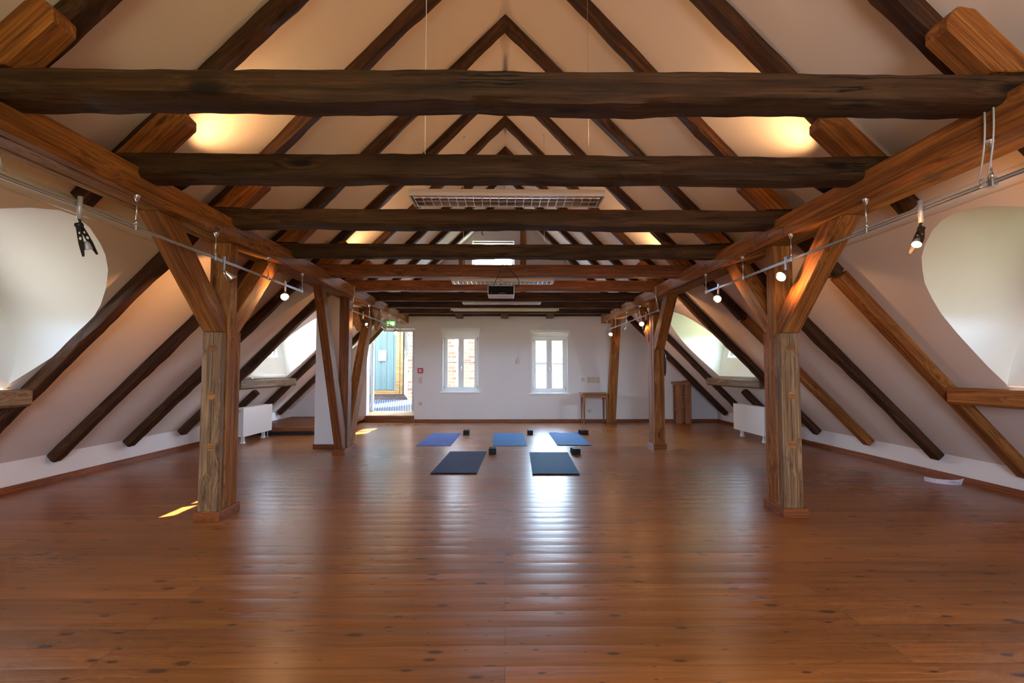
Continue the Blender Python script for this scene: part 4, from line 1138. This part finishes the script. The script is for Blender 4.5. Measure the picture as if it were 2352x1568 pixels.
def cs_pt(f, h):
    i = min(int(f * (nn_ - 1)), nn_ - 2); t = f * (nn_ - 1) - i
    a = V(vs[i]).lerp(V(vs[i + 1]), t); b = V(vs[nn_ + i]).lerp(V(vs[nn_ + i + 1]), t)
    return a.lerp(b, h) + V((-0.0003, -0.0018, 0.0002))
for h0, h1, f0, f1 in ((0.62, 0.68, 0.60, 0.78), (0.50, 0.57, 0.60, 0.80), (0.36, 0.44, 0.60, 0.90), (0.26, 0.32, 0.70, 0.92)):
    for k in range(8):
        a, b = f0 + (f1 - f0) * k / 8, f0 + (f1 - f0) * (k + 0.85) / 8
        pr.add([cs_pt(a, h0), cs_pt(b, h0), cs_pt(b, h1), cs_pt(a, h1)], [(0, 1, 2, 3)])
pr.build('blue_print', M_INKB, cd)

# ------------------------------------------------------------------ small things on the back wall
e = empty('fire_alarm', (-2.18, BY - 0.03, 1.25), 'red fire alarm box beside the doorway', 'alarm')
MB().box((-2.25, BY - 0.05, 1.255), (-2.115, BY - 0.001, 1.39), 0.008).build('alarm_case', M_RED_PL, e)
MB().box((-2.217, BY - 0.056, 1.287), (-2.148, BY - 0.051, 1.358), 0.002).build('front_plate', M_PAPER, e)
MB().lathe([(0, 0), (0, 0.014), (0.006, 0.012), (0.007, 0)], (-2.1825, BY - 0.056, 1.3225), (0, -1, 0), 16).build('press_button', M_BLACK, e)
ar = MB()
for sx_ in (-1, 1):
    ar.prism([(-2.1825 + sx_ * 0.030, BY - 0.0562, 1.3335), (-2.1825 + sx_ * 0.018, BY - 0.0562, 1.3225), (-2.1825 + sx_ * 0.030, BY - 0.0562, 1.3115)], (0, -0.001, 0))
ar.build('arrow_marks', M_BLACK, e)
def plate(name, x0, x1, z0, z1, label, cat, rock=0, sock=False, group=None, m_=M_CREAM):
    e = empty(name, ((x0 + x1) / 2, BY - 0.005, z0), label, cat, group)
    MB().box((x0, BY - 0.012, z0), (x1, BY - 0.001, z1), 0.003).build('cover_plate', m_, e)
    for k in range(rock):
        h = (z1 - z0) / rock
        MB().box((x0 + 0.012, BY - 0.019, z0 + k * h + 0.012), (x1 - 0.012, BY - 0.0125, z0 + (k + 1) * h - 0.012), 0.002).build('rocker', m_, e)
    if sock:
        cx_, cz_ = (x0 + x1) / 2, (z0 + z1) / 2
        MB().lathe([(0, 0.026), (0.004, 0.026), (0.004, 0.021), (-0.008, 0.020), (-0.008, 0.0)], (cx_, BY - 0.0125, cz_), (0, -1, 0), 18).build('socket_well', M_GREYM, e)
plate('light_switch', -2.217, -2.135, 1.0, 1.155, 'cream double light switch under the fire alarm', 'light switch', 2)
plate('wall_socket', -2.217, -2.138, 0.432, 0.515, 'cream wall socket low beside the doorway', 'socket', 0, True, 'wall sockets')
plate('wall_socket', 2.138, 2.22, 0.246, 0.326, 'cream wall socket under the small table', 'socket', 0, True, 'wall sockets')
for k, lb in enumerate(('leftmost of three cream switches above the small table, beside the notice', 'middle of three cream switches above the small table', 'rightmost of three cream switches above the small table')):
    x0 = 2.125 + k * 0.117
    plate('light_switch', x0, x0 + 0.085, 1.005, 1.155, lb, 'light switch', 2, group='switches above the table')
no = MB().box((1.935, BY - 0.003, 1.03), (2.09, BY - 0.001, 1.16)).build('paper_notice', M_PAPER)
tag(no, 'small white paper notice on the wall left of the three switches', 'notice')
li = MB()
for z, w in ((1.135, 0.08), (1.118, 0.10), (1.10, 0.09), (1.075, 0.11), (1.058, 0.10)):
    li.box((2.012 - w / 2, BY - 0.0042, z - 0.0035), (2.012 + w / 2, BY - 0.003, z + 0.0035))
li.build('printed_lines', M_INK, no)
e = empty('cord_switch', (0.31, BY - 0.01, 1.5), 'cream cord switch hanging between the two back windows', 'pull cord')
MB().box((0.282, BY - 0.02, 1.505), (0.355, BY - 0.002, 1.63), 0.004).build('switch_body', M_CREAM, e)
MB().box((0.228, BY - 0.02, 1.505), (0.252, BY - 0.006, 1.63), 0.003).build('hand_grip', M_PVC, e)
MB().tube([(0.24, BY - 0.012, 1.63), (0.236, BY - 0.012, 2.62)], 0.003, 6).build('cord', M_PVC, e)
MB().tube([(0.318, BY - 0.006, 1.63), (0.316, BY - 0.006, 2.62)], 0.003, 6).build('cord', M_PVC, e)

# exit sign above the doorway
e = empty('exit_sign', (-2.93, 13.0, 2.43), 'green lit exit sign with a running figure, hanging above the doorway', 'exit sign')
MB().box((-2.905, 12.98, 2.425), (-2.705, 13.02, 2.535), 0.004).build('sign_body', M_EXIT, e)
ms = MB()
def quad(pts, th=0.002):
    ms.prism([(-2.905 + x, 12.979, 2.425 + z) for x, z in pts], (0, -th, 0))
# doorway
quad([(0.125, 0.015), (0.175, 0.015), (0.175, 0.095), (0.125, 0.095)])
# running figure: head, trunk, arms, legs
ms.lathe([(0, 0), (0, 0.009), (0.002, 0.009), (0.002, 0)], (-2.905 + 0.098, 12.979, 2.425 + 0.09), (0, -1, 0), 12)
quad([(0.078, 0.050), (0.090, 0.047), (0.103, 0.078), (0.088, 0.082)])
quad([(0.100, 0.078), (0.106, 0.070), (0.122, 0.064), (0.122, 0.070), (0.108, 0.076)])
quad([(0.088, 0.081), (0.070, 0.076), (0.064, 0.062), (0.070, 0.060), (0.076, 0.071), (0.090, 0.073)])
quad([(0.082, 0.050), (0.092, 0.047), (0.104, 0.038), (0.100, 0.018), (0.094, 0.018), (0.095, 0.034)])
quad([(0.078, 0.052), (0.086, 0.046), (0.074, 0.030), (0.052, 0.026), (0.052, 0.033), (0.068, 0.038)])
# arrow
quad([(0.012, 0.050), (0.030, 0.068), (0.030, 0.056), (0.046, 0.056), (0.046, 0.044), (0.030, 0.044), (0.030, 0.032)])
ms.build('pictogram', M_EXITW, e)
for x in (-2.775, -2.72):
    MB().tube([(x, 13.0, 2.535), (x, 13.0, 2.549)], 0.004, 6).build('hanger_rod', M_CHROME, e)

# ------------------------------------------------------------------ lighting tracks and spotlights
TX = 2.513
TZ = 2.322
def track(s, ya, yb, hangers, label, feed):
    e = empty('lighting_track', (s * TX, (ya + yb) / 2, TZ), label, 'lighting track', 'lighting tracks under the purlins')
    for dz in (-0.0085, 0.0085):
        MB().box((s * TX - 0.003, ya, TZ + dz - 0.0032), (s * TX + 0.003, yb, TZ + dz + 0.0032)).build('rail', M_CHROME, e)
    MB().box((s * TX - 0.0015, ya, TZ - 0.0053), (s * TX + 0.0015, yb, TZ + 0.0053)).build('insulating_strip', M_GREYM, e)
    MB().box((s * TX - 0.008, yb - 0.02, TZ - 0.02), (s * TX + 0.008, yb + 0.004, TZ + 0.02), 0.003).build('end_cap', M_CHROME, e)
    for y in hangers:
        hg = MB().tube([(s * TX, y, TZ + 0.05), (s * TX, y, PZ0 - 0.02)], 0.0045, 8).build('hanger', M_CHROME, e)
        MB().lathe([(0.0, 0.0), (0.0, 0.022), (0.008, 0.021), (0.048, 0.005), (0.05, 0.0)], (s * TX, y, PZ0 - 0.001), (0, 0, -1), 18).build('ceiling_cone', M_CHROME, hg)
        cl = MB().box((s * TX - 0.009, y - 0.009, TZ - 0.02), (s * TX + 0.009, y + 0.009, TZ + 0.022), 0.003)
        cl.lathe([(0.0, 0.0), (0.0, 0.010), (0.03, 0.007), (0.032, 0.0)], (s * TX, y, TZ + 0.022), (0, 0, 1), 12)
        cl.build('clamp', M_CHROME, hg)
    if feed == 'rod':
        MB().tube([(s * 2.487, ya + 0.02, PZ1 - 0.02), (s * 2.487, ya + 0.02, PZ0), (s * TX, ya + 0.01, TZ + 0.03)], 0.009, 8).build('feed_rod', M_CHROME, e)
        MB().box((s * TX - 0.018, ya - 0.02, TZ - 0.022), (s * TX + 0.018, ya + 0.03, TZ + 0.022), 0.004).build('feed_block', M_CHROME, e)
    else:
        for dy in (0.0, 0.05):
            y = (2.66 if s > 0 else 2.56) + dy
            MB().tube(arc((s * 2.487, y - 0.06, PZ1 + 0.03), (s * 2.483, y - 0.08, 2.52), (s * TX, y + 0.02, TZ + 0.03), 14), 0.005, 8).build('feed_cable', M_GREYM, e)
            MB().tube([(s * 2.487, y - 0.06, PZ1 - 0.03), (s * 2.487, y - 0.06, PZ1 + 0.035)], 0.008, 8).build('cable_gland', M_CHROME, e)
        MB().lathe([(0.0, 0.0), (0.0, 0.038), (0.018, 0.038), (0.020, 0.032), (0.024, 0.032), (0.024, 0.038), (0.042, 0.038), (0.042, 0.0)], (s * TX + s * 0.028, 2.70 if s > 0 else 2.58, TZ + 0.035), (0, 0, -1), 22).build('feed_puck', M_GREYM, e)
    return e
track(-1, 1.9, 6.56, (2.555, 3.589, 4.578, 5.598, 6.541), 'silver two rail lighting track under the near half of the left purlin', 'cable')
track(1, 1.9, 6.56, (2.651, 3.601, 4.568, 5.509, 6.538), 'silver two rail lighting track under the near half of the right purlin', 'cable')
track(-1, 8.66, 13.1, (9.79, 10.658, 11.508, 12.505), 'silver lighting track under the far half of the left purlin', 'rod')
track(1, 8.62, 13.2, (9.816, 10.87, 11.969, 12.95), 'silver lighting track under the far half of the right purlin', 'rod')

LAMPS = []
def spot_cone(s, y, d, label, lit, x=None, size=1.0, power=0.0):
    """silver cone spotlight clipped to the track and aiming along d"""
    X = s * TX
    e = empty('track_spotlight', (X, y, TZ - 0.02), label, 'spotlight', 'spotlights on the tracks')
    d = V(d).normalized()
    cp = MB().box((X - 0.008, y - 0.011, TZ - 0.075), (X + 0.008, y + 0.011, TZ - 0.0125), 0.002)
    for q in (-1, 1): cp.box((X + q * 0.0042, y - 0.011, TZ - 0.02), (X + q * 0.008, y + 0.011, TZ + 0.045))
    cp.build('track_clip', M_CHROME, e)
    j = V((X, y, TZ - 0.085))
    MB().tube([(X, y, TZ - 0.075), j], 0.007, 8).build('joint', M_CHROME, e)
    o0 = j + d * 0.005
    MB().lathe([(0.0, 0.0), (0.0, 0.014), (0.02, 0.020), (0.04, 0.030), (0.075, 0.042), (0.098, 0.046), (0.098, 0.043), (0.07, 0.036), (0.045, 0.022)], o0, d, 22).build('lamp_shade', M_CHROME, e)
    MB().lathe([(0.0, 0.0), (0.0, 0.016), (0.003, 0.0165), (0.006, 0.016), (0.006, 0.0)], o0 + d * 0.008, d, 18).build('collar_ring', M_CHROME, e)
    MB().lathe([(0.070, 0.0), (0.070, 0.0375), (0.074, 0.036), (0.078, 0.0)], o0, d, 22).build('bulb', M_BULB if lit else M_CHROME, e)
    if lit: LAMPS.append((o0 + d * 0.11, d, power))
def spot_fork(s, y, d, label, lit, power=0.0):
    """black fork spotlight: two perforated plates holding a small reflector lamp"""
    X = s * TX
    e = empty('track_spotlight', (X, y, TZ - 0.02), label, 'spotlight', 'spotlights on the tracks')
    d = V(d).normalized()
    X = s * (TX - 0.0185)          # the clip sits against the inner side of the rails
    MB().tube([(X, y, TZ + 0.05), (X, y, TZ - 0.085)], 0.014, 14).build('track_clip', M_GREYM, e)
    j = V((X, y, TZ - 0.12))
    MB().tube([(X, y, TZ - 0.085), (X, y + 0.01, TZ - 0.105), j], 0.007, 8).build('joint_arm', M_SATIN, e)
    u = V((1, 0, 0)); u = (u - d * u.dot(d)).normalized()      # plates are spread along u x d
    v = d.cross(u).normalized()
    MB().lathe([(-0.016, 0.0), (-0.016, 0.016), (0.016, 0.016), (0.016, 0.0)], j, u, 16).build('pivot', M_SATIN, e)
    for sg in (-1, 1):
        out = [(0.0, 0.005), (0.05, 0.018), (0.175, 0.040), (0.182, 0.034), (0.178, 0.028), (0.12, 0.020)]
        # plate: long wedge in the plane (d, u) set off along v and flaring, with two round holes
        ax = (d + v * sg * 0.26).normalized()
        L = [(0.0, -0.013), (0.05, -0.015), (0.11, -0.015), (0.185, -0.006), (0.185, 0.006), (0.11, 0.015), (0.05, 0.015), (0.0, 0.013)]
        def hole(c_, r): return [(c_ + r * math.cos(w), r * math.sin(w)) for w in [2 * math.pi * k / 14 for k in range(14)]]
        P0 = j + v * sg * 0.006
        vs, fs = holed(L, [hole(0.045, 0.007), hole(0.078, 0.0095)], lambda a, b: P0 + ax * a + u * b)
        off = v * sg * 0.004
        pb = MB().add(vs, fs).add([p + off for p in vs], [tuple(reversed(t)) for t in fs])
        for lp0, ln in ((0, 8), (8, 14), (22, 14)):
            b0 = len(vs)
            for k in range(ln):
                a_, c_ = lp0 + k, lp0 + (k + 1) % ln
                pb.add([vs[a_], vs[c_], vs[c_] + off, vs[a_] + off], [(0, 1, 2, 3)])
        pb.build('fork_plate', M_SATIN, e, recalc=False)
    o0 = j + d * 0.095
    MB().lathe([(0.0, 0.0), (0.0, 0.012), (0.015, 0.020), (0.045, 0.025), (0.048, 0.025), (0.044, 0.022), (0.02, 0.010)], o0, d, 20).build('reflector', M_GREYM, e)
    MB().lathe([(0.036, 0.0), (0.036, 0.0225), (0.040, 0.0225), (0.045, 0.0)], o0, d, 20).build('bulb', M_BULB if lit else M_CHROME, e)
    if lit: LAMPS.append((o0 + d * 0.065, d, power))
spot_fork(-1, 3.09, (0.16, 0.30, -0.9), 'unlit black fork spotlight on the left track beside the near dormer', False)
spot_cone(-1, 4.72, (0.42, 0.62, -0.55), 'unlit silver cone spotlight in front of the near left post', False)
spot_cone(-1, 6.04, (0.25, -0.65, -0.55), 'lit spotlight at the far end of the near left track', True, power=36)
spot_fork(1, 3.10, (-0.42, -0.30, -0.62), 'lit black fork spotlight beside the near right dormer', True, power=14)
spot_cone(1, 4.66, (-0.62, -0.35, -0.50), 'lit silver cone spotlight in front of the near right post', True, power=20)
spot_cone(1, 6.17, (-0.35, -0.60, -0.50), 'lit spotlight at the far end of the near right track', True, power=14)
spot_fork(-1, 9.28, (0.55, -0.55, -0.40), 'lit black fork spotlight on the left rear track beside the bracket blocks', True, power=8)
spot_cone(-1, 10.78, (0.55, 0.3, -0.5), 'unlit silver spotlight on the left rear track just before the exit sign', False)
spot_cone(-1, 12.05, (0.3, -0.6, -0.5), 'lit spotlight hanging in front of the doorway top', True, power=10)
spot_cone(1, 12.55, (-0.15, -0.75, -0.5), 'lit spotlight in front of the leaning post', True, power=14)
spot_cone(1, 10.93, (-0.6, 0.25, -0.55), 'silver spotlight in the middle of the right rear track', False)
spot_cone(1, 9.72, (-0.1, -0.75, -0.45), 'lit spotlight on the right rear track beside the lectern side post', True, power=14)
spot_fork(1, 9.30, (-0.3, 0.1, -0.9), 'dark unlit fork spotlight at the near end of the right rear track', False)

# black uplights on the purlins
UP = []
def uplight(s, y, d, label, m_=M_SATIN):
    b = V((s * 2.60, y, PZ1))
    e = empty('uplight', b, label, 'uplight', 'uplights on the purlins')
    MB().lathe([(0, 0), (0, 0.03), (0.006, 0.03), (0.008, 0)], b, (0, 0, 1), 16).build('base_plate', M_CHROME, e)
    MB().tube([b, b + V((0, 0, 0.05))], 0.010, 10).build('stem', M_CHROME, e)
    d = V(d).normalized(); c0 = b + V((0, 0, 0.075)) - d * 0.04
    MB().lathe([(0.0, 0.0), (0.004, 0.030), (0.02, 0.044), (0.15, 0.046), (0.15, 0.042), (0.06, 0.040), (0.06, 0.0)], c0, d, 22).build('lamp_body', m_, e)
    MB().lathe([(0.10, 0.0), (0.10, 0.038), (0.104, 0.038), (0.106, 0.0)], c0, d, 20).build('bulb', M_BULBW, e)
    UP.append((c0 + d * 0.165, d))
uplight(-1, 4.17, (0.72, 0.22, 0.65), 'black uplight on the left purlin, lighting the bay behind the nearest tie beam')
uplight(1, 4.17, (-0.72, 0.22, 0.65), 'black uplight on the right purlin, lighting the bay behind the nearest tie beam')
uplight(-1, 8.22, (0.76, 0.1, 0.62), 'silver uplight on the left purlin beside the projector beam', M_CHROME)
uplight(1, 8.22, (-0.76, 0.1, 0.62), 'silver uplight on the right purlin beside the projector beam', M_CHROME)

# ------------------------------------------------------------------ long louvre lamps
def luminaire(y0, z, x0, x1, label, dy=0.30):
    e = empty('louvre_lamp', ((x0 + x1) / 2, y0 + dy / 2, z), label, 'ceiling lamp', 'long louvre lamps between the tie beams')
    y1 = y0 + dy; zt_ = z + 0.062; t = 0.004
    hb = MB()
    b_ = 0.03
    # housing: a shallow tray with bevelled long sides, open below
    pts = [(y0, z), (y0, z + 0.03), (y0 + b_, zt_), (y1 - b_, zt_), (y1, z + 0.03), (y1, z)]
    inn = [(y0 + 0.012, z), (y0 + 0.012, z + 0.028), (y0 + b_ + 0.004, zt_ - t), (y1 - b_ - 0.004, zt_ - t), (y1 - 0.012, z + 0.028), (y1 - 0.012, z)]
    va = [V((x0, y, q)) for y, q in pts] + [V((x1, y, q)) for y, q in pts]
    vb = [V((x0, y, q)) for y, q in inn] + [V((x1, y, q)) for y, q in inn]
    for vv in (va, vb):
        hb.add(vv, [(i, i + 1, 7 + i, 6 + i) for i in range(5)])
    hb.add([va[0], vb[0], vb[6], va[6]], [(0, 1, 2, 3)]); hb.add([va[5], va[11], vb[11], vb[5]], [(0, 1, 2, 3)])
    hb.prism([(x0 - 0.012, y, q) for y, q in pts], (0.012, 0, 0)); hb.prism([(x1, y, q) for y, q in pts], (0.012, 0, 0))
    hb.build('housing', M_WHITE, e, recalc=False)
    lv = MB()
    n_ = 22
    for k in range(n_ + 1):
        x = x0 + 0.02 + (x1 - x0 - 0.04) * k / n_
        lv.prism([(x - 0.003, y0 + 0.014, z + 0.001), (x + 0.003, y0 + 0.014, z + 0.001), (x + 0.005, y0 + 0.014, z + 0.032), (x - 0.005, y0 + 0.014, z + 0.032)], (0, dy - 0.028, 0))
    for ya, hh in ((y0 + 0.012, 0.03), ((y0 + y1) / 2, 0.034), (y1 - 0.018, 0.03)):
        lv.box((x0, ya, z + 0.0005), (x1, ya + 0.006, z + hh))
    # curved mirrors behind the grid
    for c_ in (y0 + dy * 0.25, y0 + dy * 0.75):
        r = dy * 0.22
        pr_ = [(c_ + r * math.cos(w), z + 0.022 + 0.030 * math.sin(w)) for w in [math.pi * k / 8 for k in range(9)]]
        lv.add([V((x0 + 0.004, y, q)) for y, q in pr_] + [V((x1 - 0.004, y, q)) for y, q in pr_], [(i, i + 1, 10 + i, 9 + i) for i in range(8)], True)
    lv.build('louvre', M_MIRROR, e, recalc=False)
    for c_ in (y0 + dy * 0.25, y0 + dy * 0.75):
        MB().tube([(x0 + 0.02, c_, z + 0.037), (x1 - 0.02, c_, z + 0.037)], 0.010, 10).build('fluorescent_tube', M_PVC, e)
    return e
l1 = luminaire(4.13, 2.735, -0.755, 0.785, 'white louvre lamp nearest the viewer, hanging behind the second tie beam')
l2 = luminaire(8.12, 2.715, -0.82, 0.745, 'white louvre lamp hanging behind the projector')
l3 = luminaire(10.52, 2.685, -0.845, 0.71, 'white louvre lamp farthest from the viewer')
for e, y, xs in ((l1, 4.28, (-0.66, 0.69)), (l2, 8.27, (-0.66, 0.62)), (l3, 10.67, (-0.66, 0.56))):
    for x in xs:
        zz = cz(x) - 0.004
        zb_ = 2.735 + 0.062 if e is l1 else (2.777 if e is l2 else 2.747)
        MB().tube([(x, y, zb_), (x, y, zz)], 0.0035 if x < 0 else 0.0016, 6).build('hanging_cable', M_PVC if x < 0 else M_CHROME, e)
        MB().lathe([(0, 0), (0, 0.02), (0.01, 0.018), (0.02, 0.004), (0.02, 0)], (x, y, zz), (0, 0, -1), 12).build('ceiling_hook', M_GREYM, e)

# projector under the reddish tie beam
e = empty('projector', (-0.06, 7.75, 2.43), 'white ceiling projector with a black front, hanging from the reddish tie beam', 'projector')
MB().box((-0.252, 7.62, 2.428), (0.135, 7.98, 2.575), 0.010).build('projector_case', M_PVC, e)
MB().box((-0.242, 7.612, 2.441), (0.124, 7.622, 2.565), 0.003).build('front_panel', M_PANEL, e)
MB().box((-0.085, 7.610, 2.447), (0.005, 7.6125, 2.468)).build('lens_window', M_SATIN, e)
MB().lathe([(0, 0), (0, 0.004), (0.002, 0.004), (0.002, 0)], (-0.205, 7.612, 2.46), (0, -1, 0), 10).build('status_light', M_PAPER, e)
MB().box((-0.21, 7.65, 2.576), (0.10, 7.92, 2.586), 0.003).build('mount_bracket', M_CREAM, e)
MB().lathe([(0, 0.0), (0, 0.05), (0.008, 0.05), (0.014, 0.022), (0.06, 0.019), (0.085, 0.024), (0.092, 0.0)], (-0.06, 7.70, 2.678), (0, 0, -1), 20).build('mount_pole', M_CREAM, e)
MB().tube([(-0.06, 7.70, 2.586), (-0.06, 7.70, 2.60)], 0.028, 16).build('swivel', M_BLACK, e)
MB().tube(arc((-0.18, 7.61, 2.55), (-0.10, 7.45, 2.68), (-0.03, 7.44, 2.862), 14) + [V((-0.01, 7.47, 2.866)), V((0.01, 7.50, 2.862))], 0.0045, 8).build('cable', M_BLACK, e)
MB().tube(arc((0.02, 7.50, 2.862), (0.03, 7.44, 2.80), (0.12, 7.46, 2.72), 10) + arc((0.12, 7.46, 2.72), (0.23, 7.50, 2.62), (0.19, 7.58, 2.56), 8)[1:] + [V((0.15, 7.64, 2.555)), V((0.132, 7.66, 2.553))], 0.0045, 8).build('cable', M_BLACK, e)

# projection screen case hanging before the last tie beam
e = empty('projection_screen', (0.0, 12.1, 2.69), 'cream projection screen case hanging just before the back wall', 'screen')
MB().tube([(-1.24, 12.06, 2.728), (1.22, 12.06, 2.728)], 0.028, 12).build('screen_case', M_SCREENC, e)
MB().box((-1.19, 12.04, 2.683), (1.18, 12.06, 2.698), 0.003).build('bottom_bar', M_SCREENC, e)
for x in (-1.25, 1.22):
    MB().box((x, 12.03, 2.695), (x + 0.015, 12.10, 2.77), 0.003).build('end_bracket', M_GREYM, e)

# small hooks and leftovers on the tie beams
for x, y, z, lb in ((-0.22, 5.0, 2.68, 'small black hook under the third tie beam'), (0.72, 6.32, 2.69, 'small black hook under the fourth tie beam')):
    h = MB().tube([(x, y - 0.02, z + 0.01), (x, y - 0.02, z - 0.035), (x + 0.012, y - 0.02, z - 0.045)], 0.004, 6).build('beam_hook', M_BLACK)
    tag(h, lb, 'hook', 'hooks on the tie beams')

# ------------------------------------------------------------------ light
def light(name, kind, loc, d, energy, color, **kw):
    l = bpy.data.lights.new(name, kind)
    l.energy = energy; l.color = color
    for k, v in kw.items(): setattr(l, k, v)
    o = bpy.data.objects.new(name, l)
    C.objects.link(o)
    o.location = loc
    o.rotation_euler = V(d).to_track_quat('-Z', 'Y').to_euler()
    return o
SUN_D = V((1.80, 1.50, -2.0))
light('sun', 'SUN', (-20, -14, 25), SUN_D, 48.0, (1.0, 0.96, 0.90), angle=math.radians(0.5))
WARM = (1.0, 0.60, 0.30)
for p, d in UP:
    light('uplight_beam', 'SPOT', p, d, 62.0, (1.0, 0.54, 0.22), spot_size=math.radians(115), spot_blend=1.0, shadow_soft_size=0.035)
for p, d, pw in LAMPS:
    light('spot_beam', 'SPOT', p, d, pw * 0.2, (1.0, 0.50, 0.20), spot_size=math.radians(120), spot_blend=0.8, shadow_soft_size=0.02)
    light('slope_spill_fill', 'SPOT', p, (1 if p.x > 0 else -1, 0.0, 0.2), pw * 1.3, (1.0, 0.46, 0.17), shadow_soft_size=0.03, spot_size=math.radians(160), spot_blend=0.6)   # added spot aimed at the roof slope to warm it, standing in for reflector spill
def portal(loc, d, w, h):
    l = bpy.data.lights.new('window_portal', 'AREA')
    l.shape = 'RECTANGLE'; l.size = w; l.size_y = h
    o = bpy.data.objects.new('window_portal', l)
    C.objects.link(o)
    o.location = loc
    o.rotation_euler = V(d).to_track_quat('-Z', 'Y').to_euler()
    l.cycles.is_portal = True
for X, yc, s, w0, w1, z0, z1 in DW:
    portal((X + s * 0.12, (w0 + w1) / 2, (z0 + z1) / 2), (-s, 0, 0), w1 - w0, z1 - z0)
for r in (W1, W2, GW):
    portal(((r[0] + r[1]) / 2, BY + 0.28, (r[2] + r[3]) / 2), (0, -1, 0), r[1] - r[0], r[3] - r[2])
portal((-2.95, BY + 0.42, 1.35), (0, -1, 0), 1.2, 2.2)
for r in FW:
    portal(((r[0] + r[1]) / 2, FY - 0.02, (r[2] + r[3]) / 2), (0, 1, 0), r[1] - r[0], r[3] - r[2])

w = bpy.data.worlds.new('sky'); S.world = w; w.use_nodes = True
nt = w.node_tree; nt.nodes.clear()
tc = N(nt, 'ShaderNodeTexCoord')
sp = N(nt, 'ShaderNodeSeparateXYZ', ins={0: tc.outputs['Generated']})
side = ramp(nt, math_(nt, 'ADD', math_(nt, 'MULTIPLY', sp.outputs[0], 0.5), 0.5), [(0.42, 0.0), (0.58, 1.0)])
ground = mixc(nt, side, (0.42, 0.41, 0.38), (0.20, 0.225, 0.12))      # pale roofs to the left, trees and lawn to the right
skyc = ramp(nt, math_(nt, 'ADD', math_(nt, 'MULTIPLY', sp.outputs[2], 0.5), 0.5),
            [(0.5, (0.66, 0.81, 1.0)), (0.62, (0.56, 0.76, 1.0)), (1.0, (0.42, 0.63, 1.0))])
above = ramp(nt, math_(nt, 'ADD', math_(nt, 'MULTIPLY', sp.outputs[2], 0.5), 0.5), [(0.49, 0.0), (0.505, 1.0)])
skyc = mixc(nt, above, ground, skyc)
flank = ramp(nt, math_(nt, 'ABSOLUTE', sp.outputs[0]), [(0.45, 1.0), (0.85, 1.9)])      # the sky is brighter towards the two long sides
skyc = mixc(nt, 1.0, skyc, flank, 'MULTIPLY')
bg = N(nt, 'ShaderNodeBackground', ins={'Color': skyc, 'Strength': 27.0})
o = N(nt, 'ShaderNodeOutputWorld'); nt.links.new(bg.outputs[0], o.inputs[0])

# ------------------------------------------------------------------ camera and view
cam = bpy.data.cameras.new('camera')
cam.sensor_width = 36.0; cam.sensor_fit = 'HORIZONTAL'
cam.lens = 1215.0 / 2352 * 36
cam.clip_start = 0.05; cam.clip_end = 300
co = bpy.data.objects.new('camera', cam); C.objects.link(co)
co.location = (0, 0, H)
co.rotation_euler = (math.radians(93.0), 0, math.radians(-0.75))
S.camera = co
S.view_settings.view_transform = 'Standard'
S.view_settings.look = 'None'
S.view_settings.gamma = 1.0
S.view_settings.use_curve_mapping = False
S.view_settings.exposure = 0.8
cy = S.cycles
cy.use_denoising = True
cy.max_bounces = 10; cy.diffuse_bounces = 6; cy.glossy_bounces = 4; cy.transparent_max_bounces = 12; cy.transmission_bounces = 4
cy.caustics_reflective = False; cy.caustics_refractive = False
cy.sample_clamp_indirect = 6.0
cy.blur_glossy = 0.5
